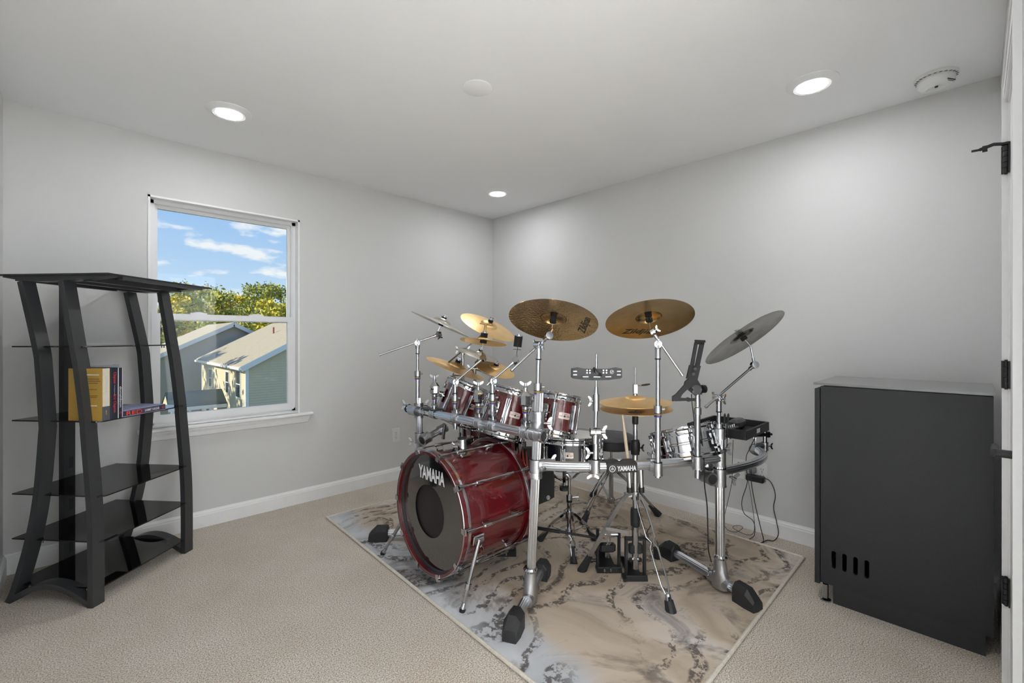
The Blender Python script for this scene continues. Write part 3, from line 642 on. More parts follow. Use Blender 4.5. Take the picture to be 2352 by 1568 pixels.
def post(pts, y, name='post'):
    P = spline([(a, 0, b) for a, b in pts], 40); yo = [-.028, .028]; vs = []
    # bar 26 mm thick along the curve normal, 55 mm deep
    for i, p in enumerate(P):
        t = (P[min(i + 1, len(P) - 1)] - P[max(i - 1, 0)]).normalized(); n_ = Vector((-t.z, 0, t.x))
        for s_, q in ((-1, -1), (-1, 1), (1, 1), (1, -1)): vs.append(SW(p.x + n_.x * .0135 * s_ + 0, y + .0275 * q, max(0, p.z + n_.z * .0135 * s_)))
    k = len(P); fs = [(i * 4 + j, i * 4 + (j + 1) % 4, i * 4 + 4 + (j + 1) % 4, i * 4 + 4 + j) for i in range(k - 1) for j in range(4)] + [(0, 1, 2, 3), ((k - 1) * 4 + 3, (k - 1) * 4 + 2, (k - 1) * 4 + 1, (k - 1) * 4)]
    MB().add(vs, fs).build(name, 'shelf_metal', shelf, smooth=25)
YN, YF = -.245, .27
for y in (YN, YF): post(front, y, 'front_post'); post(rear, y, 'rear_post')
for y in (YN, YF):      # arched foot between the posts of one side
    P = [SW(-.225 + .4 * k / 16, y, .012 + .075 * math.sin(PI * k / 16)) for k in range(17)]
    MB().tube(P, 1, sec=[(-.0275, -.012), (.0275, -.012), (.0275, .012), (-.0275, .012)], up=(0, 0, 1)).build('foot_arch', 'shelf_metal', shelf, smooth=25)
m = MB(); sx = -.260
m.add([SW(sx + a, b, z) for z in (.02, 1.478) for a, b in ((-.014, -.020), (.014, -.020), (.014, .036), (-.014, .036))], [(0, 1, 5, 4), (1, 2, 6, 5), (2, 3, 7, 6), (3, 0, 4, 7), (3, 2, 1, 0), (4, 5, 6, 7)])
sp = m.build('back_spine', 'shelf_metal', shelf, smooth=0)
for z in (1.24, .90, .57, .352, .13):
    MB().add([SW(sx + .0148, b, zz) for zz in (z - .03, z + .03) for b in (.004, .026)], [(0, 1, 3, 2)]).build('cable_slot', 'slot', sp, smooth=0)
def glass_shelf(z, x0n, x1n, x1f, y0, y1):
    v = [(x0n, y0), (x1n - .02, y0), (x1n, y0 + .02), (x1f, y1 - .02), (x1f - .02, y1), (x0n, y1)]
    vs = [SW(a, b, zz) for zz in (z - .003, z + .003) for a, b in v]
    MB().add(vs, [(5, 4, 3, 2, 1, 0), (6, 7, 8, 9, 10, 11)] + [(i, (i + 1) % 6, 6 + (i + 1) % 6, 6 + i) for i in range(6)]).build('glass_shelf', 'tinted', shelf, smooth=0)
    for (a, b) in ((x1n - .075, y0 + .012), (-.09, y0 + .012), (x1f - .075, y1 - .012)):
        MB().cyl(SW(a, b, z - .016), SW(a, b, z - .004), .008, n=12).build('shelf_clip', 'chrome', shelf)
for z, a, b in ((1.178, .135, .13), (.834, .20, .185), (.493, .215, .205), (.285, .215, .205), (.075, .20, .19)):
    glass_shelf(z, -.245, a, b, YN + .0, YF - .01)
m = MB()     # canopy top: two side beams, a glass panel
for y in (YN, YF):
    P = [(-.255, 1.500, .004), (-.20, 1.497, .010), (-.1, 1.492, .015), (.0, 1.492, .015), (.10, 1.494, .013), (.20, 1.499, .009), (.285, 1.503, .004)]
    vs = [SW(a, y + q, c + s_ * h) for a, c, h in P for s_, q in ((-1, -.0275), (-1, .0275), (1, .0275), (1, -.0275))]
    k = len(P); MB().add(vs, [(i * 4 + j, i * 4 + (j + 1) % 4, i * 4 + 4 + (j + 1) % 4, i * 4 + 4 + j) for i in range(k - 1) for j in range(4)] + [(0, 1, 2, 3), (4 * k - 1, 4 * k - 2, 4 * k - 3, 4 * k - 4)]).build('top_beam', 'shelf_metal', shelf, smooth=0)
MB().add([SW(a, b, z) for z in (1.5, 1.508) for a, b in ((-.26, YN - .05), (.295, YN - .05), (.295, YF + .05), (-.26, YF + .05))], [(3, 2, 1, 0), (4, 5, 6, 7), (0, 1, 5, 4), (1, 2, 6, 5), (2, 3, 7, 6), (3, 0, 4, 7)]).build('top_panel', 'tinted', shelf, 'smoked glass top panel', smooth=0)
for a in (.268, -.255): MB().add([SW(a + q, b, z) for z in (1.486, 1.500) for q, b in ((0, YN + .02), (.026, YN + .02), (.026, YF - .02), (0, YF - .02))], [(3, 2, 1, 0), (4, 5, 6, 7), (0, 1, 5, 4), (1, 2, 6, 5), (2, 3, 7, 6), (3, 0, 4, 7)]).build('edge_rail', 'shelf_metal', shelf, smooth=0)
for a in (-.02, .12): MB().add([SW(a + q, b, z) for z in (1.478, 1.5) for q, b in ((0, YN), (.03, YN), (.03, YF), (0, YF))], [(3, 2, 1, 0), (4, 5, 6, 7), (0, 1, 5, 4), (1, 2, 6, 5), (2, 3, 7, 6), (3, 0, 4, 7)]).build('cross_rail', 'shelf_metal', shelf, smooth=0)

# books
Zs = .8375
def book(name, x0, x1, y0, y1, z0, z1, cover, spine, label, band=None, text=None, face_text=False, flat=False):
    """spine faces +x (the room). Standing book: thickness along y; flat book: thickness along z."""
    t = thing(name, SW((x0 + x1) / 2, (y0 + y1) / 2, z0), label, 'book', 'books on the second shelf')
    def bx(mb, a, b, c, d, e_, f_): return mb.add([SW(p, q, r_) for r_ in (e_, f_) for q in (c, d) for p in (a, b)], [(0, 2, 3, 1), (4, 5, 7, 6), (0, 1, 5, 4), (2, 6, 7, 3), (0, 4, 6, 2), (1, 3, 7, 5)])
    cm = pmat(name + '_cover', cover, .45, noise=(90, .1)); sm = pmat(name + '_spine', spine, .45, noise=(90, .08)); pm = M['white_ink']
    c = .0025
    if flat:
        bx(bx(MB(), x0, x1, y0, y1, z0, z0 + c), x0, x1, y0, y1, z1 - c, z1).build('cover', cm, t, smooth=0)
        bx(MB(), x0 + .004, x1 - .003, y0 + .003, y1 - .003, z0 + c, z1 - c).build('pages', pm, t, smooth=0)
        bx(MB(), x1 - .003, x1, y0, y1, z0 + c, z1 - c).build('spine', sm, t, smooth=0)
    else:
        bx(bx(MB(), x0, x1, y0, y0 + c, z0, z1), x0, x1, y1 - c, y1, z0, z1).build('cover', cm, t, smooth=0)
        bx(MB(), x0 + .004, x1 - .003, y0 + c, y1 - c, z0 + .003, z1 - .004).build('pages', pm, t, smooth=0)
        bx(MB(), x1 - .003, x1, y0 + c, y1 - c, z0, z1).build('spine', sm, t, smooth=0)
        if band: bx(MB(), x1, x1 + .0006, y0, y1, z0, z0 + (z1 - z0) * .27).build('spine_band', band, t, smooth=0)
    dz = Vector((0, 0, 1)); dy = (SW(0, 1, 0) - SW(0, 0, 0)); dx = (SW(1, 0, 0) - SW(0, 0, 0))
    for (s_, pos, wd, ht, mt_) in (text or []):
        m = MB()
        if flat: fm = frame(SW(x1 + .0012, y0 + pos * (y1 - y0), (z0 + z1) / 2), dx, dy)
        else: fm = frame(SW(x1 + .0012, (y0 + y1) / 2 + (ht * 0), z0 + pos * (z1 - z0)), dx, -dz)
        letters(m, s_, wd, ht, fm, bold=.01); m.build('title', mt_, t, smooth=0)
    if face_text:
        for k, (zz, wd) in enumerate(((.88, .07), (.80, .075), (.76, .085), (.72, .06), (.60, .05), (.48, .06), (.45, .05), (.29, .05))):
            m = MB(); mm = frame(SW((x0 + x1) / 2 + .035, y0 - .0008, z0 + zz * (z1 - z0)), -dy, dx); m.box((0, 0, 0), (wd, .004, .0005), mm)
            m.build('cover_print', 'white_ink' if k in (0, 7) else pmat('brown_print', (.22, .13, .04), .6, noise=(50, .1)), t, smooth=0)
    return t
Mred = pmat('red_ink', (.75, .05, .04), .5, noise=(50, .1)); Mgrey = pmat('grey_spine_band', (.09, .095, .105), .5, noise=(50, .1)); Mor = pmat('ochre_ink', (.65, .42, .12), .5, noise=(50, .1))
Mpale = pmat('pale_ink', (.60, .58, .52), .5, noise=(50, .1)); Mred2 = pmat('bright_red_ink', (.85, .07, .02), .5, noise=(50, .1))
bX = .204
bk = book('book', bX - .170, bX, YN + .008, YN + .045, Zs, Zs + .240, (.50, .31, .06), (.72, .67, .56), 'tan covered book with a cream and grey spine, front of the row', Mgrey, [('SLOWHAND', .69, .085, .010, Mpale), ('ERIC', .15, .02, .006, Mor), ('CLAPTON', .15, .03, .0, Mor)][:2], True)
book('book', bX - .160, bX + .001, YN + .048, YN + .082, Zs, Zs + .241, (.05, .055, .08), (.012, .016, .035), 'navy book with red blackletter on its spine, middle of the row', None, [('Clapton', .80, .055, .017, Mred), ('Eric Clapton', .30, .085, .016, Mred), ('The Definitive Story', .56, .05, .004, M['white_ink'])])
book('book', bX - .155, bX + .001, YN + .084, YN + .106, Zs, Zs + .239, (.75, .75, .76), (.015, .018, .04), 'thin dark blue book with pale letters, last of the standing row', None, [('donaldson', .42, .10, .010, M['white_ink']), ('C', .10, .010, .010, Mred)])
book('book', bX - .155, bX + .002, YN + .110, YN + .345, Zs, Zs + .030, (.30, .33, .50), (.045, .03, .07), 'book lying flat with red and white lettering on its spine', None, [('RED', .24, .085, .020, Mred2), ('SAMMY HAGAR', .66, .085, .013, M['white_ink']), ('O', .94, .014, .014, Mred2)], flat=True)
book('book', bX - .205, bX - .175, YN + .10, YN + .26, Zs, Zs + .245, (.42, .44, .48), (.35, .37, .40), 'pale grey book standing behind the tan one, mostly hidden')

# ================================================================ CABINET
cx0, cx1, cy0, cy1 = 2.49, 2.98, -.045, .505
cab = thing('media_cabinet', (cx0, cy0, 0), 'charcoal black media cabinet seen from its vented side, grey glass top', 'cabinet')
m = MB()      # side panel with four slots cut through
ys = [.455, .415, .375, .335]; z0c, z1c = .085, .995; sz0, sz1 = .165, .245
edges = [cy1] + [v for y in ys for v in (y + .0085, y - .0085)] + [cy0]
for i in range(len(edges) - 1):
    a, b = edges[i + 1], edges[i]
    if i % 2 == 0: m.b2((cx0, a, z0c), (cx0 + .018, b, z1c))
    else:
        m.b2((cx0, a, z0c), (cx0 + .018, b, sz0)).b2((cx0, a, sz1), (cx0 + .018, b, z1c))
        yc = (a + b) / 2; r = (b - a) / 2
        for zc, s_ in ((sz0, 1), (sz1, -1)):
            for q in (-1, 1):   # rounded slot ends
                P = [(yc + q * r, zc)] + [(yc + q * r * math.sin(PI / 2 * k / 5), zc + s_ * r * (1 - math.cos(PI / 2 * k / 5))) for k in range(6)]
                vs = [(xx, p[0], p[1]) for xx in (cx0, cx0 + .018) for p in P]; n_ = len(P)
                m.add(vs, [tuple(range(n_)), tuple(range(2 * n_ - 1, n_ - 1, -1))] + [(i2, (i2 + 1) % n_, n_ + (i2 + 1) % n_, n_ + i2) for i2 in range(n_)])
m.build('side_panel', 'cabinet', cab, smooth=0)
MB().b2((cx1 - .018, cy0, z0c), (cx1, cy1, z1c)).build('side_panel', 'cabinet', cab, smooth=0)
MB().b2((cx0 + .06, cy0, z0c), (cx1 - .018, cy0 + .012, z1c)).build('back_panel', 'cabinet', cab, smooth=0)
MB().b2((cx0 + .018, cy0 + .012, z0c), (cx1 - .018, cy1, z0c + .018)).build('bottom_panel', 'cabinet', cab, smooth=0)
MB().b2((cx0 + .018, cy0 + .012, .5), (cx1 - .018, cy1 - .02, .516)).build('inner_shelf', 'cabinet', cab, smooth=0)
for a, b in ((cx0 + .001, (cx0 + cx1) / 2 - .002), ((cx0 + cx1) / 2 + .002, cx1 - .001)): MB().b2((a, cy1 + .004, .075), (b, cy1 + .024, .982)).build('cabinet_door', 'cabinet', cab, smooth=0)
MB().b2((cx0 - .004, cy0 - .004, 1.000), (cx1 + .01, cy1 + .028, 1.010)).build('glass_top', 'cabinet_glass', cab, smooth=0)
MB().b2((cx0 + .01, cy0 + .01, z1c), (cx1 - .01, cy1 - .01, 1.0)).build('top_spacer', 'cabinet', cab, smooth=0)
MB().b2((cx0 + .012, cy0 + .02, 0.), (cx1 - .02, cy1 - .045, z0c)).build('plinth', 'black_matte', cab, smooth=0)
for x in (cx0 + .02, cx1 - .02):
    MB().lathe([(.022, 0.), (.022, .006), (.012, .012), (.012, .075)], 20, Matrix.Translation((x, cy1 - .015, .0))).build('caster', 'chrome', cab)

# ================================================================ RUG
RZ = .010
rt = thing('area_rug', (1.6, 1.8, 0), 'cream and grey marbled rug with dark swirls under the drum kit', 'rug')
q = [(1.14, .655), (2.885, .665), (2.93, 3.02), (1.225, 3.055)]
m = MB(); m.add([(a, b, z) for z in (.001, RZ) for a, b in q], [(3, 2, 1, 0), (4, 5, 6, 7)] + [(i, (i + 1) % 4, 4 + (i + 1) % 4, 4 + i) for i in range(4)]); m.build('pile', 'rug', rt, smooth=0)
m = MB()
for i in range(4):
    a = Vector((*q[i], .008)); b = Vector((*q[(i + 1) % 4], .008)); m.tube([a, b], .008, n=8)
m.build('bound_edge', 'rug_edge', rt)

# ================================================================ DRUM RACK
def rail_pt(a, b, c, t):       # quadratic through three points
    return a * (2 * (t - .5) * (t - 1)) + b * (-4 * t * (t - 1)) + c * (2 * t * (t - .5))
def fluted(r, n=32, g=8, d=.12):
    out = []
    for k in range(n):
        a = 2 * PI * k / n; rr = 1 - (d if (k * g // n != ((k - 1) % n) * g // n) else 0); out.append((rr * math.cos(a), rr * math.sin(a)))
    return [(x, y) for x, y in out]
FL = fluted(1)
P1b, P1t = CW(.084, 2.05, .10), CW(.1235, 2.05, .97)
P2b, P2t = CW(1.001, 2.168, .10), CW(.998, 2.168, .78)
P3b, P3t = CW(-.540, 2.70, .06), CW(-.560, 2.70, .86)
L0, L1 = U(938, 934, 2.775), U(1246, 998, 1.99)
L0.z = L1.z = .785
R0, R1, R2 = U(1232, 1070, 2.05), U(1428, 1071, 2.03), U(1648, 1056, 2.16)
for p in (R0, R1, R2): p.z = .642
rack = thing('drum_rack', P1b - Vector((0, 0, .1)), 'silver aluminium pipe drum rack standing on three posts with black rubber feet', 'drum rack')
def post_tube(name, a, b, r, sec=True):
    m = MB()
    if sec: m.tube([a, b], r, sec=FL, up=(1, 0, 0))
    else: m.cyl(a, b, r, n=20)
    return m.build(name, 'alu', rack, smooth=30)
post_tube('post', P1b, P1t, .0215); post_tube('post', P2b, P2t, .0215); post_tube('post', P3b, P3t, .0195)
MB().tube([L0, L1], .0215, sec=FL, up=(0, 0, 1)).build('rail', 'alu', rack, smooth=30)
MB().tube([rail_pt(R0, R1, R2, k / 20) for k in range(21)], .0215, sec=FL, up=(0, 0, 1)).build('rail', 'alu', rack, smooth=30)
A0, A1, A2 = P2b.copy(), Vector((2.60, .795, 0)), U(1737, 1030, 2.61)
for p in (A0, A1, A2): p.z = .575
A0 = A0 + Vector((.02, 0, 0))
MB().tube([rail_pt(A0, A1, A2, k / 16) for k in range(17)], .0215, sec=FL, up=(0, 0, 1)).build('curved_rail', 'alu', rack, smooth=30)
def foot_bar(c, d1, d2, body, name='foot_tube'):
    """floor tube through the T fitting: rubber blocks at both ends"""
    a, b = Vector(d1), Vector(d2); a.z = b.z = RZ + .042
    t = (b - a).normalized()
    o = MB().tube([a, b], .0205, sec=FL, up=(0, 0, 1)).build(name, 'alu', rack, smooth=30)
    for e_, s_ in ((a, -1), (b, 1)):
        dr = t * s_; side = dr.cross(Vector((0, 0, 1))); m = MB()
        def ring(d, w_, zb, zt, ch):
            c_ = e_ + dr * d
            return [c_ + side * x + Vector((0, 0, z - c_.z)) for x, z in ((-w_, zb), (w_, zb), (w_, zt - ch), (w_ - ch * .8, zt), (-w_ + ch * .8, zt), (-w_, zt - ch))]
        R_ = [ring(-.035, .030, RZ + .004, .080 + RZ, .022), ring(-.03, .034, RZ, .086 + RZ, .024), ring(.035, .036, RZ, .084 + RZ, .024), ring(.075, .030, RZ, .045 + RZ, .012), ring(.078, .028, RZ, .02 + RZ, .006)]
        vs = [v for r_ in R_ for v in r_]; k = len(R_)
        m.add(vs, [(i * 6 + j, i * 6 + (j + 1) % 6, i * 6 + 6 + (j + 1) % 6, i * 6 + 6 + j) for i in range(k - 1) for j in range(6)] + [(5, 4, 3, 2, 1, 0), tuple(range(6 * k - 6, 6 * k))])
        m.build('rubber_foot', 'rubber', rack, smooth=20)
    # cast T fitting
    c = Vector(c); c.z = 0; side = t.cross(Vector((0, 0, 1))); m = MB(); rings = []
    for z, hw, hl in ((RZ + .012, .030, .045), (RZ + .05, .034, .05), (.10, .029, .036), (.150, .0265, .0275), (.162, .0265, .0275)):
        rings += [c + t * (hl * math.cos(2 * PI * k / 12)) * 1.0 + side * (hw * math.sin(2 * PI * k / 12)) + Vector((0, 0, z)) for k in range(12)]
    m.add(rings, [(i * 12 + j, i * 12 + (j + 1) % 12, i * 12 + 12 + (j + 1) % 12, i * 12 + 12 + j) for i in range(4) for j in range(12)] + [tuple(range(11, -1, -1)), tuple(range(48, 60))])
    m.cyl(c + t * -.06 + Vector((0, 0, RZ + .042)), c + t * .06 + Vector((0, 0, RZ + .042)), .027, n=20)
    o = m.build('floor_fitting', 'alu_cast', rack, smooth=35)
    m = MB(); m.lathe([(.024, .160), (.032, .162), (.033, .170), (.028, .178), (.0225, .180)], 24, Matrix.Translation(c), close=True); m.build('collar', 'chrome', rack)
    m = MB(); wing(m, c + side * -.036 + t * .03 + Vector((0, 0, .09)), -side, .02, (0, 0, 1)); m.build('wing_bolt', 'chrome', rack)
foot_bar(P1b, CW(.012, 1.862, 0), CW(.150, 2.27, 0), None)
foot_bar(P2b, CW(1.055, 2.06, 0), CW(.875, 2.47, 0), None)
foot_bar(P3b, CW(-.775, 2.70, 0), CW(-.34, 2.72, 0), None)
def sleeve(p, d, r, L, name='clamp', mat='alu_cast', bolts=True, ends=True):
    p = Vector(p); d = Vector(d).normalized(); m = MB()
    m.cyl(p - d * L / 2, p + d * L / 2, r, n=24)
    for s_ in (-1, 1): m.cyl(p + d * (L / 2 - .008) * s_, p + d * (L / 2) * s_, r * 1.06, n=24)
    m.cyl(p - d * .0012, p + d * .0012, r * 1.03, n=24)
    return m
def corner_clamp(p, d, q, wings):
    """big two-way clamp: sleeve on the post and sleeve on the rail"""
    m = sleeve(p, (0, 0, 1), .0275, .085); m2 = sleeve(q, d, .0275, .075); m.add(m2.v, m2.f)
    m.tube([p, (Vector(p) + Vector(q)) / 2, q], [.026, .024, .026], n=12)
    m.build('corner_clamp', 'alu_cast', rack, smooth=35)
    for wp, wa, ws in wings:
        m = MB(); wing(m, wp, wa, .026, ws); m.build('wing_bolt', 'chrome_soft', rack)
ld = (L1 - L0).normalized(); UP = Vector((0, 0, 1))
def onP1(z): return P1b.lerp(P1t, (z - .10) / .87)
def onP3(z): return P3b.lerp(P3t, (z - .06) / .80)
camdir = DV(0, -1, 0); camr = DV(1, 0, 0)
corner_clamp(onP1(.795), ld, L1 - ld * .035, [(onP1(.83) + camr * .05, camr, UP), (L1 - ld * .10 + UP * .045, UP, ld)])
m = MB(); m.cyl(L1, L1 + ld * .004, .0265, n=24).lathe([(.027, -.004), (.031, 0), (.031, .01), (.024, .012)], 24, frame(L1, ld), close=True); m.build('end_ring', 'chrome', rack)
MB().cyl(L1 + ld * .004, L1 + ld * .006, .021, n=24).build('end_cap', 'slot', rack)
corner_clamp(onP1(.625), camr, onP1(.642) + camr * .05, [(onP1(.635) + camdir * .03 + camr * .035, (camdir + camr).normalized(), camr), (onP1(.66) + camr * .075 + UP * .0, camr, UP)])
m = sleeve(onP1(.60), UP, .029, .022); m.build('memory_lock', 'alu', rack)
m = sleeve(onP1(.86), UP, .027, .05); m.build('memory_lock', 'alu', rack)
corner_clamp(P3b.lerp(P3t, .905) , ld, onP3(.785) + ld * -.0 + Vector((-.03, 0, 0)), [(onP3(.80) + camr * -.085 + UP * .02, -camr, UP), (onP3(.82) + camr * .045, camr, UP)])
MB().cyl(L0, L0 - ld * .003, .0265, n=24).build('end_cap', 'slot', rack)
corner_clamp(P2b.lerp(P2t, .80), camr * -1, P2b.lerp(P2t, .80) - camr * .06, [(P2b.lerp(P2t, .66) + camr * .06 + camdir * .02, (camr + UP * -.4).normalized(), UP), (P2b.lerp(P2t, .86) + camr * .04, camr, UP)])
m = sleeve(P2b.lerp(P2t, .66), UP, .0285, .085); m.build('corner_clamp', 'alu_cast', rack)
q = P2b.lerp(P2t, .66) - camr * .058 + camdir * .0
m = sleeve(q, DV(.25, -1, 0), .029, .07); m.tube([q, P2b.lerp(P2t, .66)], .022, n=12); m.build('open_clamp', 'alu_cast', rack)
MB().cyl(q + DV(.25, -1, 0) * .0355, q + DV(.25, -1, 0) * .0365, .023, n=24).build('open_bore', 'slot', rack)
m = sleeve(P2b.lerp(P2t, .97), UP, .026, .05); m.build('memory_lock', 'alu', rack)
# side pipe with an open end under the left corner
s0, s1 = U(977, 1007, 2.55), U(1016, 985, 2.64)
m = sleeve(s0, (s1 - s0), .0300, .05); m.build('open_clamp', 'alu_cast', rack); MB().cyl(s0 + (s0 - s1).normalized() * .0255, s0 + (s0 - s1).normalized() * .027, .0235, n=24).build('open_bore', 'slot', rack)
MB().tube([s0, s1], .019, sec=FL, up=UP).build('short_pipe', 'alu', rack, smooth=30)
m = sleeve(s1, (s1 - s0), .026, .05); m.build('clamp', 'alu_cast', rack)
m = MB(); m.tube([s0, onP3(.60)], .02, n=12); m.add(*[(lambda k: (k.v, k.f))(sleeve(onP3(.62), UP, .026, .06))][0]); m.build('corner_clamp', 'alu_cast', rack)
m = MB(); wing(m, onP3(.60) - camr * .05, -camr, .02, UP); m.build('wing_bolt', 'chrome_soft', rack)
m = MB(); m.cyl(U(1022, 975, 2.62), U(1018, 1005, 2.62), .009, n=14).cyl(U(1018, 1003, 2.62), U(1018, 1008, 2.62), .0105, n=14); m.build('rod_end', 'chrome', rack)
for px in (1446, 1473):
    a, b = U(px - 2, 1064, 2.10), U(px, 1118, 2.10)
    MB().cyl(a, b, .0115, n=16).build('hanging_tube', 'chrome', rack); MB().cyl(b, U(px + .5, 1130, 2.10), .0135, n=16).build('tube_cap', 'rubber', rack)

def name_plate(c, d, lab):
    """black housing clipped over a rail, silver maker's lettering facing out"""
    d = Vector(d).normalized(); n_ = UP.cross(d); n_ = n_ if n_.dot(camdir) > 0 else -n_
    mt = frame(c, n_, d)
    if mt.col[1].z < 0: mt = mt @ Matrix.Rotation(PI, 4, 'Z')
    m = MB(); W = .138; m.box((0, 0, .012), (W, .044, .036), mt, .003).box((0, .020, -.012), (W, .006, .05), mt, .0015)
    o = m.build('name_plate', 'black_matte', rack, lab, smooth=30)
    m = MB(); mt2 = mt @ Matrix.Translation((-.047, -.002, .0305)); logo_forks(m, .0145, mt2); letters(m, 'YAMAHA', .088, .0225, mt @ Matrix.Translation((.019, -.002, .0305)), bold=.03)
    m.build('lettering', 'white_ink', o, smooth=0)
    p = mt @ Vector((-.005, .024, -.005)); MB().cyl(p, p + UP * .006, .014, n=24).build('bubble_level', 'chrome', o)
    return o
name_plate(rail_pt(R0, R1, R2, .492), rail_pt(R0, R1, R2, .55) - rail_pt(R0, R1, R2, .45), 'black name plate over the front rail')
name_plate(U(991, 946, 2.615) , ld, 'black name plate over the left rail')

# ---------------------------------------------------------------- stands, booms
def rail_clamp(par, c, d, pp, wing_up=True):
    """c: point on the rail axis, d: rail direction, pp: point on the tube it holds"""
    d = Vector(d).normalized(); c = Vector(c); pp = Vector(pp)
    m = sleeve(c, d, .0270, .042); s2 = sleeve(pp, UP, .0195, .058); m.add(s2.v, s2.f)
    side = (pp - c); side.z = 0; L = side.length; sd = side.normalized()
    fm = frame(c + side * .5, sd, UP); m.box((0, 0, 0), (.044, .040, L), fm, .004)
    o = m.build('rail_clamp', 'alu_cast', par, smooth=35)
    m = MB(); wing(m, c + (UP * .040 if wing_up else UP * -.04) - sd * .004, UP if wing_up else -UP, .024, d); m.build('wing_bolt', 'chrome_soft', par)
    return o
def ring_set(par, p, r=.0185, h=.032, purple=True):
    p = Vector(p)
    m = MB(); m.cyl(p, p + UP * h, r, n=20); m.cyl(p + UP * h * .45 + camr * r * .8, p + UP * h * .45 + camr * (r + .012), .006, n=10); m.build('height_collar', 'chrome_soft', par)
    m = MB(); m.cyl(p - UP * .013, p, r * .93, n=20); m.build('collar_ring', 'black', par)
    if purple: MB().cyl(p - UP * .019, p - UP * .013, r * .9, n=20).build('memory_ring', 'purple', par); MB().lathe([(r * .94, -.010), (r * .94, -.004)], 20, Matrix.Translation(p)).build('printed_band', 'gold_band', par)
def hinge(par, p, ax, r=.0165):
    p = Vector(p); ax = Vector(ax).normalized(); m = MB()
    m.cyl(p - ax * .022, p - ax * .001, r, n=20).cyl(p + ax * .001, p + ax * .022, r, n=20).cyl(p - UP * .034, p - UP * .004, .0125, .0145, n=16)
    m.build('hinge_block', 'chrome', par)
    for s_ in (-1, 1): m = MB(); wing(m, p + ax * s_ * .034, ax * s_, .021, UP); m.build('wing_nut', 'chrome', par)
def tilter(par, p, d_arm, d_rod):
    p = Vector(p); m = MB(); a = Vector(d_arm).normalized(); r = Vector(d_rod).normalized(); sd = a.cross(r).normalized()
    m.cyl(p - sd * .010, p + sd * .010, .0180, n=20).cyl(p - a * .035, p - a * .002, .0085, n=14).cyl(p + r * .006, p + r * .036, .0085, .0065, n=14)
    m.build('tilter', 'chrome', par)
    m = MB(); wing(m, p - sd * .022, -sd, .014, a); m.build('wing_nut', 'chrome', par)
def cym_top(par, c, n_, felt=.020, R=.016, top=True, h0=.022):
    """rod, felts and wing nut through the cymbal at c"""
    c = Vector(c); n_ = Vector(n_).normalized()
    MB().cyl(c - n_ * .05, c + n_ * (h0 + felt + .016), .0036, n=10).build('threaded_rod', 'chrome', par)
    MB().cyl(c - n_ * (.006), c + n_ * (h0 - .012), R * 1.0, n=20).build('felt_washer', 'felt', par)
    MB().cyl(c + n_ * h0, c + n_ * (h0 + felt), R, n=20).build('felt_washer', 'felt', par)
    m = MB(); m.cyl(c + n_ * (h0 + felt), c + n_ * (h0 + felt + .004), R * 1.12, n=20).cyl(c + n_ * (h0 + felt + .004), c + n_ * (h0 + felt + .008), R * .5, n=14)
    if top: wing(m, c + n_ * (h0 + felt + .009), n_, .0115, camr)
    m.build('wing_nut', 'chrome', par)
def cymbal(c, n_, R, mat, label, bell=.30, logo=None, bellh=.11, bow=.10, th=.0013, under=True, invert=False, group='cymbals over the drum kit'):
    c = Vector(c); n_ = Vector(n_).normalized(); root = thing('cymbal', c, label, 'cymbal', group)
    rb = R * bell; hb = R * bow * .8; prof = []
    for k in range(9):
        a = PI / 2 * k / 8; prof.append((rb * math.sin(a) * .985, hb + R * bellh * (math.cos(a))))
    prof[-1] = (rb, hb + R * bellh * .02)
    fz = lambda r: hb * (1 - ((r - rb) / (R - rb)) ** 1.6) if r > rb else hb
    for k in range(1, 13): r = rb + (R - rb) * k / 12; prof.append((r, fz(r)))
    prof[0] = (.005, prof[0][1])
    s_ = -1 if invert else 1
    full = [(r, s_ * z) for r, z in prof] + [(r, s_ * (z - th)) for r, z in reversed(prof)]
    me = MB().lathe(full, 96, close=True).mesh('bronze_plate', mat, smooth=50)
    place(me, 'plate', root, frame(c, n_, camr))
    fm = frame(c, n_, camr)
    if logo:
        for (txt, ang, rr, w_, h_, up_out, below) in logo:
            # letters bent round the cone, on the under or upper side
            a = math.radians(ang); rad = Vector((math.cos(a), math.sin(a), 0)); tan = Vector((-math.sin(a), math.cos(a), 0))
            yd_ = rad if up_out else -rad; xd = tan * ((-1 if up_out else 1) * (-1 if below else 1))
            def fn(p):
                q_ = rad * rr + yd_ * p.y + xd * (p.x + .28 * p.y); r_ = math.hypot(q_.x, q_.y); z = fz(min(r_, R * .99))
                return Vector((q_.x, q_.y, (z - th - .0006) if below else z + .0006))
            m = MB(); letters(m, txt, w_, h_, fm, fn, bold=.015); m.build('printed_name', 'dark_ink', root, smooth=0)
    return root
BG = 'cymbal boom arms on the rack'
